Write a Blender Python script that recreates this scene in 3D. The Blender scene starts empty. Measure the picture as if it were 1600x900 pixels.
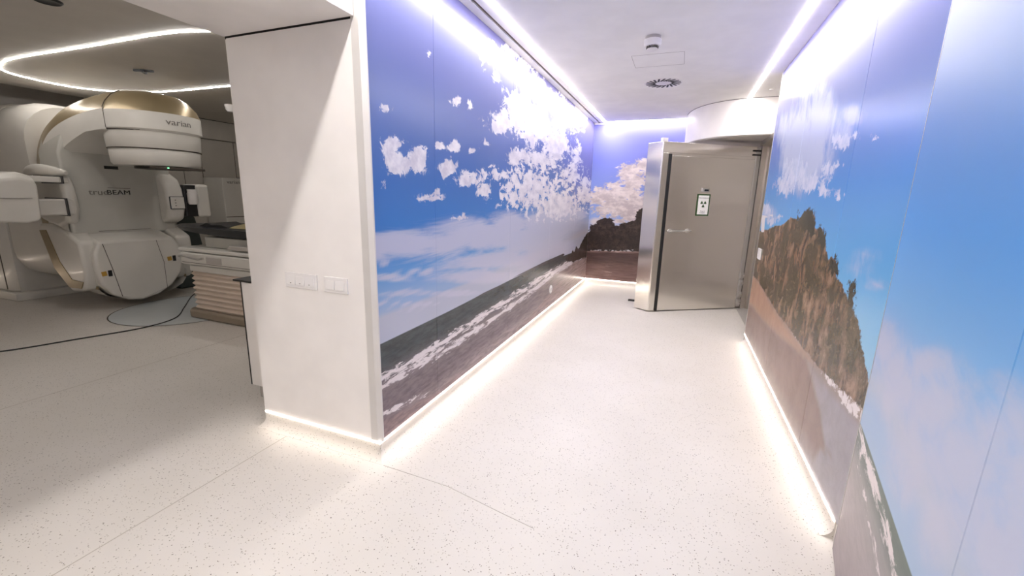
import bpy, bmesh, math, random
import numpy as np
from mathutils import Vector, Matrix
PI = math.pi
S = bpy.context.scene
COL = S.collection

# ------------------------------------------------------------------ camera
YAW, PIT, ROL, FPX = math.radians(-21.157), math.radians(-12.190), math.radians(1.456), 657.59
f = Vector((math.sin(YAW)*math.cos(PIT), math.cos(YAW)*math.cos(PIT), math.sin(PIT)))
r = Vector((math.cos(YAW), -math.sin(YAW), 0)); u = r.cross(f)
r2 = r*math.cos(ROL)+u*math.sin(ROL); u2 = -r*math.sin(ROL)+u*math.cos(ROL)
cd = bpy.data.cameras.new('camera'); cam = bpy.data.objects.new('camera', cd); COL.objects.link(cam)
cd.sensor_width = 36; cd.sensor_fit = 'HORIZONTAL'; cd.lens = FPX/1600*36; cd.clip_start = 0.02; cd.clip_end = 60
M = Matrix.Identity(4)
for i in range(3):
    M[i][0] = r2[i]; M[i][1] = u2[i]; M[i][2] = -f[i]
M.translation = Vector((0, 0, 1.4)); cam.matrix_world = M
S.camera = cam
# ------------------------------------------------------------------ world and exposure
w = bpy.data.worlds.new('world'); S.world = w; w.use_nodes = True
w.node_tree.nodes['Background'].inputs[0].default_value = (0.9, 0.93, 1, 1)
w.node_tree.nodes['Background'].inputs[1].default_value = 0.0
vs = S.view_settings; vs.view_transform = 'Standard'; vs.look = 'None'; vs.gamma = 1; vs.use_curve_mapping = False
vs.exposure = 0.5
LED_CEIL, LED_SKIRT, LED_ROOM, LED_ROOM_SKIRT = 62.0, 9.5, 62.0, 16.0

# ------------------------------------------------------------------ constants
XL, XR, YF, YB, ZC, ZM = -1.376, 0.742, 1.648, 6.97, 2.56, 0.095

def lin(c):
    return tuple((v/255/12.92 if v/255 <= .04045 else ((v/255+.055)/1.055)**2.4) for v in c)

# ------------------------------------------------------------------ node helper
class Nd:
    def __init__(s, mat): s.t = mat.node_tree; s.n = s.t.nodes; s.l = s.t.links
    def put(s, sock, v):
        if isinstance(v, bpy.types.NodeSocket): s.l.new(v, sock)
        elif isinstance(v, (tuple, list)) and len(v) == 3 and sock.type == 'RGBA': sock.default_value = (*v, 1)
        else: sock.default_value = v
    def m(s, op, a, b=0.0, c=None, clamp=False):
        n = s.n.new('ShaderNodeMath'); n.operation = op; n.use_clamp = clamp
        s.put(n.inputs[0], a); s.put(n.inputs[1], b)
        if c is not None: s.put(n.inputs[2], c)
        return n.outputs[0]
    def step(s, x, lo, hi):
        n = s.n.new('ShaderNodeMapRange'); n.interpolation_type = 'SMOOTHSTEP'
        s.put(n.inputs[0], x); n.inputs[1].default_value = lo; n.inputs[2].default_value = hi
        return n.outputs[0]
    def mix(s, fac, a, b, bt='MIX'):
        n = s.n.new('ShaderNodeMix'); n.data_type = 'RGBA'; n.blend_type = bt
        s.put(n.inputs[0], fac); s.put(n.inputs[6], a); s.put(n.inputs[7], b)
        return n.outputs[2]
    def pos(s, scale=(1, 1, 1), rot=(0, 0, 0)):
        t = s.n.new('ShaderNodeTexCoord'); m = s.n.new('ShaderNodeMapping')
        m.inputs['Scale'].default_value = scale; m.inputs['Rotation'].default_value = rot
        s.l.new(t.outputs['Object'], m.inputs[0]); return m.outputs[0]
    def logpos(s, axis, k, scale=(1, 1, 1)):
        # picture detail grows along the wall, as the print itself does
        p = s.pos(); sp = s.n.new('ShaderNodeSeparateXYZ'); s.l.new(p, sp.inputs[0])
        cb = s.n.new('ShaderNodeCombineXYZ')
        for i in range(3):
            v = sp.outputs[i]
            if i == axis: v = s.m('MULTIPLY', s.m('LOGARITHM', s.m('MAXIMUM', v, .3), math.e), k)
            s.l.new(s.m('MULTIPLY', v, scale[i]), cb.inputs[i])
        return cb.outputs[0]
    def noise(s, vec, scale, detail=6, rough=.6, dist=0):
        n = s.n.new('ShaderNodeTexNoise'); s.l.new(vec, n.inputs['Vector'])
        n.inputs['Scale'].default_value = scale; n.inputs['Detail'].default_value = detail
        n.inputs['Roughness'].default_value = rough; n.inputs['Distortion'].default_value = dist
        return n.outputs['Fac'] if 'Fac' in n.outputs else n.outputs[0]
    def attr(s, name, col=False):
        n = s.n.new('ShaderNodeAttribute'); n.attribute_name = name
        return n.outputs['Color'] if col else n.outputs['Fac']

def mat(name, col=(.8, .8, .8), rough=.5, metal=0, spec=.5, emit=None, strength=0, coat=0, bump=0, bscale=200, mottle=.03):
    m = bpy.data.materials.new(name); m.use_nodes = True
    N = Nd(m); b = m.node_tree.nodes['Principled BSDF']
    b.inputs['Roughness'].default_value = rough; b.inputs['Metallic'].default_value = metal
    b.inputs['Specular IOR Level'].default_value = spec; b.inputs['Coat Weight'].default_value = coat
    if emit:
        b.inputs['Base Color'].default_value = (*col, 1)
        b.inputs['Emission Color'].default_value = (*emit, 1); b.inputs['Emission Strength'].default_value = strength
    else:
        n = N.noise(N.pos(), 3.0, 3)
        c = N.mix(N.step(n, .3, .7), tuple(v*(1-mottle) for v in col), tuple(min(1, v*(1+mottle)) for v in col))
        N.put(b.inputs['Base Color'], c)
    if bump:
        bn = N.n.new('ShaderNodeBump'); bn.inputs['Strength'].default_value = bump; bn.inputs['Distance'].default_value = .002
        N.put(bn.inputs['Height'], N.noise(N.pos(), bscale, 3)); N.put(b.inputs['Normal'], bn.outputs[0])
    return m

# ------------------------------------------------------------------ mesh helpers
def obj(name, bm, m, parent=None, bevel=0, seg=2, smooth=False, kind=None):
    me = bpy.data.meshes.new(name)
    if parent is not None:
        o0 = Vector((0, 0, 0)); p = parent
        while p is not None: o0 += p.location; p = p.parent
        bmesh.ops.translate(bm, verts=bm.verts, vec=-o0)
    bmesh.ops.recalc_face_normals(bm, faces=bm.faces)
    bm.to_mesh(me); bm.free()
    o = bpy.data.objects.new(name, me); COL.objects.link(o)
    me.materials.append(m)
    if parent is not None: o.parent = parent
    if kind: o['kind'] = kind
    if smooth or bevel:
        for p in me.polygons: p.use_smooth = True
        try: me.set_sharp_from_angle(angle=math.radians(35))
        except Exception: pass
    if bevel:
        b = o.modifiers.new('bevel', 'BEVEL'); b.width = bevel; b.segments = seg; b.limit_method = 'ANGLE'; b.angle_limit = math.radians(35)
        b.harden_normals = True
    return o
def thing(name, label, cat, loc=(0, 0, 0), group=None, kind=None):
    o = bpy.data.objects.new(name, None); COL.objects.link(o); o.location = loc; o.empty_display_size = .1
    o['label'] = label
    if cat: o['category'] = cat
    if group: o['group'] = group
    if kind: o['kind'] = kind
    return o
def tag(o, label, cat=None, group=None, kind=None):
    o['label'] = label
    if cat: o['category'] = cat
    if group: o['group'] = group
    if kind: o['kind'] = kind
    return o
def box(x0, x1, y0, y1, z0, z1, bm=None, T=None):
    bm = bm or bmesh.new()
    v = [Vector((x, y, z)) for z in (z0, z1) for x, y in ((x0, y0), (x1, y0), (x1, y1), (x0, y1))]
    if T: v = [T @ p for p in v]
    v = [bm.verts.new(p) for p in v]
    for q in ((3, 2, 1, 0), (4, 5, 6, 7), (0, 1, 5, 4), (1, 2, 6, 5), (2, 3, 7, 6), (3, 0, 4, 7)): bm.faces.new([v[i] for i in q])
    return bm
def prism(pts, a0, a1, axis='z', bm=None):
    bm = bm or bmesh.new()
    def P(p, h):
        return {'z': (p[0], p[1], h), 'y': (p[0], h, p[1]), 'x': (h, p[0], p[1])}[axis]
    a = [bm.verts.new(P(p, a0)) for p in pts]; b = [bm.verts.new(P(p, a1)) for p in pts]
    n = len(pts)
    bm.faces.new(a); bm.faces.new(b[::-1])
    for i in range(n): bm.faces.new([a[i], b[i], b[(i+1) % n], a[(i+1) % n]])
    return bm
def loft(rings, closed=True, caps=True, bm=None):
    bm = bm or bmesh.new()
    R = [[bm.verts.new(p) for p in rg] for rg in rings]
    n = len(R[0])
    for i in range(len(R)-1):
        for j in range(n if closed else n-1):
            k = (j+1) % n
            bm.faces.new([R[i][j], R[i][k], R[i+1][k], R[i+1][j]])
    if caps and closed: bm.faces.new(R[0]); bm.faces.new(R[-1][::-1])
    return bm
def tube(pts, rad, bm=None, n=8, caps=True):
    bm = bm or bmesh.new(); pts = [Vector(p) for p in pts]; rings = []
    for i, p in enumerate(pts):
        d = (pts[min(i+1, len(pts)-1)]-pts[max(i-1, 0)]).normalized()
        up = Vector((0, 0, 1)) if abs(d.z) < .9 else Vector((1, 0, 0))
        a = d.cross(up).normalized(); b = d.cross(a)
        rr = rad[i] if isinstance(rad, (list, tuple)) else rad
        rings.append([p+a*rr*math.cos(t)+b*rr*math.sin(t) for t in [2*PI*k/n for k in range(n)]])
    return loft(rings, True, caps, bm)
def lathe(prof, c, n=40, a0=0, a1=2*PI, bm=None):
    bm = bm or bmesh.new(); full = abs(a1-a0-2*PI) < 1e-6
    angs = [a0+(a1-a0)*i/n for i in range(n if full else n+1)]
    rings = []
    for (rr, z) in prof:
        if rr < 1e-5: rr = 1e-4
        rings.append([Vector((c[0]+rr*math.cos(t), c[1]+rr*math.sin(t), z)) for t in angs])
    loft(rings, full, False, bm)
    bmesh.ops.remove_doubles(bm, verts=bm.verts, dist=2e-4)
    return bm
def smooth_path(pts, n=8):
    P = [Vector(p) for p in pts]; out = []
    for i in range(len(P)-1):
        a = P[max(i-1, 0)]; b = P[i]; c = P[i+1]; d = P[min(i+2, len(P)-1)]
        for k in range(n):
            t = k/n
            out.append(.5*((2*b)+(c-a)*t+(2*a-5*b+4*c-d)*t*t+(3*b-a-3*c+d)*t**3))
    out.append(P[-1]); return out
def text_bm(s, size, T, depth=.002, bend=None, sx=1.0):
    cu = bpy.data.curves.new('t', 'FONT'); cu.body = s; cu.size = size; cu.extrude = depth/2
    cu.align_x = 'CENTER'; cu.align_y = 'CENTER'; cu.resolution_u = 3
    o = bpy.data.objects.new('t', cu); COL.objects.link(o)
    bpy.context.view_layer.update()
    me = bpy.data.meshes.new_from_object(o.evaluated_get(bpy.context.evaluated_depsgraph_get()))
    bm = bmesh.new(); bm.from_mesh(me)
    for v in bm.verts:
        v.co.x *= sx
        v.co = bend(v.co) if bend else T @ v.co
    bpy.data.objects.remove(o); bpy.data.curves.remove(cu); bpy.data.meshes.remove(me)
    return bm
def frame(origin, xdir, ydir):
    x = Vector(xdir).normalized(); y = Vector(ydir).normalized(); z = x.cross(y)
    m = Matrix.Identity(4)
    for i in range(3): m[i][0] = x[i]; m[i][1] = y[i]; m[i][2] = z[i]
    m.translation = Vector(origin); return m

# ------------------------------------------------------------------ materials
M_wall = mat('white laminate panel', lin((238, 233, 229)), .38, spec=.4)
M_ceil = mat('white ceiling paint', lin((245, 243, 240)), .75, spec=.2)
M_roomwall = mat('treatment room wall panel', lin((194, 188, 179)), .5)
M_taupe = mat('taupe shadow gap', lin((120, 108, 98)), .7)
M_dark = mat('dark gap', (.02, .018, .016), .6)
M_alu = mat('brushed aluminium trim', lin((205, 202, 198)), .38, metal=.85)
M_edge = mat('pale anodised corner trim', lin((214, 210, 206)), .45, metal=.25)
M_white = mat('white moulded plastic', lin((232, 228, 226)), .3)
M_black = mat('black plastic', (.012, .012, .013), .4)
M_carbon = mat('glossy black carbon fibre', (.006, .007, .010), .4, spec=.35, coat=.1)
M_lin = mat('machine white cover', lin((212, 208, 200)), .33, spec=.5, coat=.15)
M_champ = mat('champagne metallic cover', lin((150, 134, 104)), .32, metal=.4)
M_face = mat('machine face grey white', lin((186, 184, 176)), .36)
M_lettergrey = mat('grey lettering', lin((120, 116, 110)), .5)
M_letterblack = mat('black lettering', (.02, .02, .02), .5)
M_seam = mat('seam shadow line', lin((70, 62, 54)), .7)
M_bellow = mat('pale bellows fabric', lin((205, 188, 172)), .65)
M_foot = mat('taupe base cover', lin((140, 126, 110)), .5)
M_greendark = mat('dark green grey cover', lin((58, 68, 66)), .6)  # dark tone stands in for shade beside the machine
M_gold = mat('yellow brass mark', lin((190, 150, 70)), .4)
M_kick = mat('grey kick plate', lin((176, 170, 164)), .5)
M_green = mat('dark green sign border', lin((48, 78, 40)), .5)
M_signwhite = mat('white sign face', lin((240, 238, 236)), .4)
M_glass = mat('dark glass', (.02, .025, .03), .1)
M_peach = mat('pale peach plastic', lin((226, 196, 172)), .4)
M_led = mat('white LED diffuser', (.9, .9, .9), .5, emit=(1, .955, .93), strength=LED_CEIL)
M_leds = mat('warm white LED diffuser', (.9, .9, .9), .5, emit=(1, .90, .80), strength=LED_SKIRT)
M_ledr = mat('dimmed LED diffuser', (.9, .9, .9), .5, emit=(1, .96, .93), strength=LED_ROOM)
M_ledrs = mat('dimmed warm LED diffuser', (.9, .9, .9), .5, emit=(1, .84, .7), strength=LED_ROOM_SKIRT)
M_greenled = mat('green indicator', (.1, .8, .3), .5, emit=(.2, 1, .4), strength=3)

def steel(name, col, rough, rx=(1, 1, 60)):
    m = bpy.data.materials.new(name); m.use_nodes = True; N = Nd(m); b = m.node_tree.nodes['Principled BSDF']
    b.inputs['Metallic'].default_value = 1
    n = N.noise(N.pos(rx), 40, 3); n2 = N.noise(N.pos((.4, .4, 1)), 2.2, 2)
    N.put(b.inputs['Base Color'], N.mix(n, tuple(v*.92 for v in col), tuple(v*1.05 for v in col)))
    N.put(b.inputs['Roughness'], N.m('MULTIPLY_ADD', n, .08, rough-.04))
    bn = N.n.new('ShaderNodeBump'); bn.inputs['Strength'].default_value = .28; bn.inputs['Distance'].default_value = .02
    N.put(bn.inputs['Height'], n2); N.put(b.inputs['Normal'], bn.outputs[0])
    return m
M_steel = steel('brushed stainless steel', (.86, .83, .77), .2)
M_steel2 = steel('satin stainless steel frame', (.62, .58, .53), .34)

def floor_mat():
    m = bpy.data.materials.new('speckled vinyl floor'); m.use_nodes = True; N = Nd(m); b = m.node_tree.nodes['Principled BSDF']
    p = N.pos(); base = N.mix(N.step(N.noise(p, 1.2, 3), .3, .7), lin((206, 200, 192)), lin((212, 206, 199)))
    wn = N.n.new('ShaderNodeTexNoise'); N.put(wn.inputs['Vector'], p); wn.inputs['Scale'].default_value = 55
    vm = N.n.new('ShaderNodeVectorMath'); vm.operation = 'MULTIPLY_ADD'
    N.put(vm.inputs[0], wn.outputs['Color']); vm.inputs[1].default_value = (.012, .012, 0); N.put(vm.inputs[2], p)
    def flecks(scale, rad, keep):
        v = N.n.new('ShaderNodeTexVoronoi'); v.inputs['Scale'].default_value = scale; N.put(v.inputs['Vector'], vm.outputs[0])
        sp = N.n.new('ShaderNodeSeparateColor'); N.put(sp.inputs[0], v.outputs['Color'])
        k = N.m('GREATER_THAN', sp.outputs[0], 1-keep)
        rr = N.m('MULTIPLY_ADD', sp.outputs[1], rad*.8, rad*.5)
        return N.m('MULTIPLY', k, N.m('LESS_THAN', v.outputs['Distance'], rr)), sp.outputs[2]
    f1, c1 = flecks(98, .21, .60); f2, c2 = flecks(58, .13, .5)
    dark = N.mix(c1, lin((84, 76, 66)), lin((150, 140, 126)))
    col = N.mix(N.m('MULTIPLY', f1, .9), base, dark)
    col = N.mix(N.m('MULTIPLY', f2, .8), col, lin((150, 143, 134)))
    N.put(b.inputs['Base Color'], col); b.inputs['Roughness'].default_value = .42; b.inputs['Specular IOR Level'].default_value = .4
    return m
M_floor = floor_mat()

# ------------------------------------------------------------------ mural data, wall metres
MUR = '''{"left":{"clouds":[[1.824,1.622,0.074,0.008,-0.004,-0.062,1.0],[1.9,1.557,0.115,0.009,-0.002,-0.045,1.0],[2.058,1.573,0.097,0.008,-0.002,-0.044,0.95],[2.085,1.63,0.071,0.007,-0.001,-0.031,0.8],[2.386,1.569,0.115,0.008,-0.001,-0.039,1.0],[2.477,1.701,0.094,0.011,-0.0,-0.035,1.0],[2.304,1.689,0.06,0.007,-0.0,-0.022,0.9],[2.71,1.698,0.059,0.006,0.0,-0.017,0.7],[2.925,1.778,0.067,0.008,0.001,-0.031,0.8],[2.495,1.979,0.085,0.017,-0.0,-0.023,0.75],[2.688,2.002,0.047,0.009,0.0,-0.036,0.8],[2.199,2.163,0.026,0.008,-0.0,-0.016,0.7],[1.786,1.8,0.045,0.008,-0.001,-0.015,0.6],[2.994,2.404,0.16,0.047,0.003,-0.083,0.8],[3.125,2.285,0.073,0.018,0.002,-0.039,0.8],[3.423,2.521,0.202,0.059,0.005,-0.074,0.9],[3.695,2.148,0.386,0.072,0.014,-0.157,1.0],[3.448,2.162,0.117,0.023,0.005,-0.078,1.0],[4.139,2.066,0.481,0.072,0.017,-0.141,1.0],[4.727,2.405,0.609,0.12,0.026,-0.153,0.7],[4.902,2.014,0.469,0.056,0.027,-0.152,1.0],[4.052,2.463,0.363,0.087,0.009,-0.076,0.75],[3.665,2.492,0.264,0.071,0.007,-0.079,0.8],[3.24,1.97,0.233,0.037,0.003,-0.062,1.0],[5.838,2.482,0.472,0.083,0.053,-0.201,0.8],[3.662,1.758,0.276,0.026,0.005,-0.06,0.9],[4.257,1.788,0.315,0.028,0.008,-0.062,0.85],[4.001,1.907,0.096,0.011,0.006,-0.058,0.8],[2.196,1.384,0.109,0.001,-0.001,-0.022,0.95],[2.262,1.422,0.037,0.001,-0.0,-0.015,0.7],[2.561,1.255,0.123,-0.004,-0.0,-0.021,0.8],[2.654,1.503,0.201,0.009,0.0,-0.03,0.95],[2.934,1.441,0.104,0.002,0.001,-0.042,0.95],[2.37,1.545,0.072,0.005,-0.001,-0.046,0.9],[1.764,1.44,0.035,0.001,-0.003,-0.043,0.55],[1.757,1.644,0.029,0.004,-0.003,-0.048,0.6],[1.991,1.692,0.084,0.011,-0.001,-0.013,0.5],[2.731,1.533,0.327,0.017,0.0,-0.043,0.6],[5.811,1.992,0.31,0.031,0.053,-0.212,0.6],[6.209,2.463,0.256,0.042,0.043,-0.148,0.6]],"patch":[[4.107,1.48,0.916,0.023,0.026,-0.228,0.9],[5.142,1.337,1.259,-0.006,0.039,-0.204,1.0],[5.594,1.681,0.968,0.05,0.052,-0.229,0.8],[3.143,1.574,0.328,0.019,0.003,-0.068,0.75],[4.706,2.072,0.677,0.091,0.033,-0.199,0.65],[4.389,1.787,0.775,0.067,0.021,-0.154,0.75],[6.583,1.504,0.617,0.012,0.087,-0.292,0.9],[3.497,1.443,0.329,0.006,0.006,-0.087,0.6],[5.17,2.422,0.441,0.082,0.02,-0.097,0.5]],"wisp":[[1.965,1.129,0.506,-0.047,-0.003,-0.068,1.0],[1.649,1.149,0.201,-0.02,-0.005,-0.068,1.0],[2.387,1.089,0.477,-0.045,-0.001,-0.075,1.0],[2.978,1.084,0.71,-0.056,0.003,-0.12,1.1],[3.516,1.155,0.451,-0.023,0.008,-0.114,1.1],[3.866,1.013,1.174,-0.093,0.014,-0.152,1.0],[1.798,0.969,0.196,-0.033,-0.001,-0.024,0.9],[2.053,0.964,0.212,-0.033,-0.001,-0.015,0.8],[2.382,0.767,0.871,-0.178,-0.0,-0.022,0.75],[2.987,0.779,0.731,-0.121,0.001,-0.052,0.9],[1.95,0.792,0.349,-0.08,-0.001,-0.015,0.7],[1.74,1.052,0.062,-0.008,-0.001,-0.01,0.6],[4.738,1.07,1.323,-0.074,0.031,-0.196,1.0],[5.643,1.148,1.108,-0.039,0.031,-0.139,1.0],[3.383,0.867,1.153,-0.146,0.005,-0.092,0.9],[1.831,0.78,0.246,-0.061,-0.001,-0.014,0.5],[4.565,0.864,1.243,-0.122,0.023,-0.164,1.0]],"haze":[[1.535,0.808],[1.684,0.796],[2.08,0.789],[2.56,0.786],[3.243,0.803],[4.078,0.826],[5.367,0.827],[7.307,0.872]],"hor":[[1.522,0.641],[1.673,0.637],[1.943,0.638],[2.381,0.64],[2.709,0.647],[3.55,0.662],[4.543,0.669],[5.573,0.652],[7.399,0.598]],"farland":[[2.355,0.642],[2.56,0.647],[2.762,0.65],[3.115,0.666],[3.549,0.674],[4.54,0.692],[5.395,0.69],[5.609,0.648],[4.545,0.654],[3.551,0.65],[2.762,0.635],[2.38,0.636]],"land":[[5.52,0.571],[5.683,0.639],[5.873,0.626],[5.897,0.688],[6.028,0.637],[6.13,0.72],[6.316,0.664],[6.648,0.792],[6.93,0.854],[7.327,0.981],[7.893,0.953],[8.131,0.33],[7.29,0.407],[6.547,0.478],[6.024,0.486]],"foam1":[[1.506,0.424],[1.671,0.443],[1.935,0.445],[2.378,0.452],[2.995,0.472],[3.731,0.492],[4.564,0.518],[5.783,0.518]],"foam2":[[1.503,0.384],[1.668,0.4],[2.066,0.388],[2.56,0.38],[3.263,0.393],[4.12,0.426],[5.115,0.493],[6.182,0.514]],"foam3":[[1.492,0.241],[1.659,0.243],[1.861,0.209],[2.094,0.176],[2.288,0.158]],"shore":[[1.489,0.19],[1.657,0.214],[1.922,0.175],[2.288,0.14],[2.769,0.115],[3.426,0.106],[4.366,0.2],[4.914,0.299],[5.634,0.359],[7.471,0.385]]},"back":{"clouds":[[-0.773,1.795,0.21,0.001,0.011,-0.135,1.0],[-0.59,1.89,0.131,-0.0,0.01,-0.114,1.0],[-1.004,1.617,0.138,0.002,0.003,-0.039,0.8],[-0.848,1.522,0.29,0.005,0.008,-0.098,1.0],[-0.715,1.679,0.191,0.002,0.01,-0.116,1.0],[-0.686,1.329,0.23,0.007,0.016,-0.198,1.0]],"patch":[[-1.193,1.435,0.262,0.006,0.01,-0.141,1.2],[-0.93,1.301,0.391,0.012,0.014,-0.181,1.2],[-0.673,1.18,0.288,0.011,0.013,-0.159,1.1],[-1.301,1.513,0.082,0.002,0.005,-0.081,0.8]],"wisp":[[-0.961,1.048,0.2,0.009,0.004,-0.051,0.7],[-1.268,1.024,0.104,0.005,0.006,-0.083,0.8]],"hor":[[-1.398,0.563],[-1.238,0.569],[-0.526,0.602]],"land":[[-1.411,0.765],[-1.329,0.979],[-1.246,1.004],[-1.25,1.056],[-1.189,1.079],[-1.129,1.102],[-1.066,1.094],[-1.048,1.115],[-0.985,1.087],[-0.991,1.036],[-0.927,0.998],[-0.877,1.001],[-0.839,1.033],[-0.762,1.056],[-0.714,1.079],[-0.647,1.102],[-0.619,1.232],[-0.534,1.255],[-0.3,1.282],[-0.237,0.612],[-1.397,0.553]],"land2":[[-0.619,1.232],[-0.574,1.273],[-0.488,1.276],[-0.472,1.089],[-0.587,1.084]]},"right":{"clouds":[[3.225,1.537,-0.293,-0.012,-0.035,-0.056,0.9],[3.697,1.623,-0.356,-0.021,-0.063,-0.093,0.9],[3.95,1.541,-0.336,-0.011,-0.05,-0.07,0.8],[2.866,1.471,-0.211,-0.004,-0.016,-0.028,0.7],[2.624,1.444,-0.091,-0.001,-0.01,-0.019,0.6],[2.771,1.729,-0.137,-0.017,-0.026,-0.047,0.8],[2.914,1.594,-0.091,-0.006,-0.029,-0.05,0.7],[2.575,1.728,-0.085,-0.011,-0.013,-0.025,0.6],[2.314,1.685,-0.067,-0.009,-0.009,-0.019,0.6],[2.733,1.607,-0.088,-0.007,-0.009,-0.017,0.6],[4.523,1.348,-0.179,0.003,-0.047,-0.057,0.8],[4.211,1.256,-0.204,0.009,-0.033,-0.042,0.7],[4.002,1.291,-0.183,0.006,-0.019,-0.025,0.6]],"wisp":[[3.659,1.84,-0.433,-0.054,-0.138,-0.21,1.0],[3.241,1.9,-0.289,-0.047,-0.12,-0.2,0.9],[3.762,1.718,-0.431,-0.037,-0.128,-0.188,1.0],[3.264,1.714,-0.345,-0.034,-0.089,-0.145,0.9],[4.257,1.965,-0.294,-0.04,-0.119,-0.165,0.7],[2.675,1.838,-0.175,-0.031,-0.028,-0.052,0.6],[2.945,1.802,-0.313,-0.045,-0.049,-0.087,0.6],[3.593,1.999,-0.468,-0.082,-0.171,-0.269,0.5],[2.227,1.133,-0.183,0.027,-0.027,-0.052,0.35],[2.043,1.096,-0.152,0.028,-0.014,-0.028,0.35],[4.425,1.305,-0.33,0.009,-0.063,-0.077,0.6],[1.824,0.767,-0.124,0.053,-0.06,-0.123,0.4],[2.188,1.194,-0.175,0.021,-0.021,-0.041,0.35]],"hor":[[6.125,0.683],[5.227,0.725],[4.445,0.744],[3.528,0.663],[2.791,0.628],[2.192,0.629],[1.971,0.638],[1.894,0.639],[1.736,0.64]],"land":[[6.125,0.683],[5.375,0.872],[4.752,1.135],[4.323,1.179],[4.029,1.228],[3.799,1.24],[3.559,1.311],[3.368,1.296],[3.288,1.324],[3.247,1.358],[3.163,1.367],[3.047,1.362],[2.973,1.327],[2.972,1.282],[2.91,1.263],[2.859,1.281],[2.807,1.273],[2.724,1.227],[2.699,1.184],[2.615,1.13],[2.574,1.148],[2.51,1.136],[2.453,1.1],[2.47,1.065],[2.37,1.045],[2.339,1.02],[2.24,0.987],[2.178,0.956],[2.103,0.921],[2.049,0.868],[1.991,0.806],[1.942,0.771],[1.899,0.735],[1.875,0.651],[1.89,0.633],[1.961,0.62],[2.177,0.601],[2.456,0.586],[2.764,0.586],[3.09,0.607],[3.49,0.613],[3.892,0.648],[4.398,0.692],[4.664,0.696],[5.415,0.602]],"trees":[[[3.251,1.317],[3.244,1.354],[3.165,1.371],[3.052,1.369],[2.973,1.327],[2.925,1.248],[2.978,1.207],[3.113,1.243],[3.261,1.284]],[[2.901,1.249],[2.859,1.281],[2.807,1.273],[2.732,1.24],[2.697,1.181],[2.783,1.173]],[[2.614,1.11],[2.574,1.148],[2.51,1.136],[2.444,1.101],[2.45,1.062],[2.563,1.057]],[[2.29,1.021],[2.283,1.067],[2.252,1.081],[2.205,1.064],[2.191,1.021],[2.194,0.957],[2.234,0.96],[2.26,0.995]],[[3.366,1.292],[3.41,1.371],[3.385,1.372],[3.333,1.293]]],"beach":[[6.704,0.517],[4.675,0.707],[4.229,0.693],[3.742,0.628],[3.384,0.616],[3.03,0.595],[2.724,0.588],[2.458,0.589],[2.678,0.558],[3.029,0.518],[3.492,0.465],[4.002,0.428],[4.491,0.425],[5.143,0.343]],"foam":[[2.535,0.624],[2.27,0.61],[2.097,0.603],[1.921,0.606],[1.778,0.617]],"foamb":[[2.68,0.603],[2.347,0.578],[2.121,0.574],[1.903,0.572],[1.756,0.573]],"sandtip":[[6.654,0.478],[4.748,0.431],[2.678,0.558],[2.333,0.415],[2.182,0.294],[2.095,0.301],[2.233,0.247],[2.295,0.138],[2.656,0.094],[4.557,0.014],[5.402,0.053]],"crane":[[[4.716,1.26],[4.535,1.266],[4.479,1.14],[4.64,1.13]],[[4.812,1.288],[4.199,1.311],[4.181,1.287],[4.786,1.257]]],"fence":[[[4.734,1.029],[4.262,1.105],[3.899,1.123],[3.744,1.165]],[[3.457,1.27],[3.241,1.252],[3.044,1.224],[2.915,1.189]]]},"near":{"wisp":[[0.373,0.885,0.229,0.086,0.092,-0.083,0.9],[0.732,0.958,0.237,0.103,0.057,-0.066,0.8],[0.926,0.939,0.199,0.111,0.063,-0.081,0.9],[1.035,1.046,0.115,0.057,0.039,-0.058,0.85],[0.626,0.806,0.197,0.104,0.09,-0.089,0.8],[0.948,0.814,0.13,0.094,0.056,-0.068,0.8],[0.942,1.099,0.123,0.046,0.017,-0.025,0.5],[0.099,0.926,0.246,0.071,0.083,-0.067,0.7],[0.566,1.01,0.242,0.08,0.036,-0.039,0.6],[1.144,1.02,0.098,0.061,0.053,-0.084,0.9],[1.132,0.904,0.082,0.065,0.029,-0.043,0.9]],"warm":[[0.031,0.756],[0.223,0.806],[0.626,0.806],[0.929,0.786],[1.047,0.784],[1.198,0.807]],"cut":[[0.141,0.892],[0.743,0.884],[0.969,0.884],[1.137,0.897],[1.214,0.909]],"hor":[[-0.279,0.564],[0.052,0.589],[0.497,0.605],[0.852,0.615],[0.973,0.631]],"foamA":[[-0.033,0.556],[0.154,0.557],[0.334,0.561],[0.535,0.557],[0.662,0.549],[0.745,0.522],[0.821,0.482]],"foamB":[[-0.02,0.549],[0.11,0.481],[0.329,0.463],[0.536,0.451],[0.646,0.436],[0.743,0.406]],"sandl":[[0.083,0.546],[0.125,0.437],[0.334,0.418],[0.541,0.412],[0.641,0.39]]}}'''
import json
MUR = json.loads(MUR)

def blobf(P, bl):
    out = np.zeros(len(P))
    for cx, cy, ax, ay, bx, by, a in bl:
        Mi = np.linalg.inv(np.array([[ax, bx], [ay, by]])+np.eye(2)*1e-9)
        q = (P-np.array([cx, cy])) @ Mi.T
        out = np.maximum(out, a*np.exp(-.7*(q**2).sum(1)))
    return out
def sdpoly(P, poly):
    A = np.array(poly); B = np.roll(A, -1, 0); d = np.full(len(P), 1e9); ins = np.zeros(len(P), bool)
    for a, b in zip(A, B):
        ab = b-a; t = np.clip(((P-a) @ ab)/(ab @ ab+1e-12), 0, 1)
        d = np.minimum(d, np.hypot(*(P-(a+t[:, None]*ab)).T))
        c = (a[1] > P[:, 1]) != (b[1] > P[:, 1])
        with np.errstate(divide='ignore', invalid='ignore'):
            xi = a[0]+(P[:, 1]-a[1])/(b[1]-a[1])*(b[0]-a[0])
        ins ^= c & (P[:, 0] < xi)
    return np.where(ins, d, -d)
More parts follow.
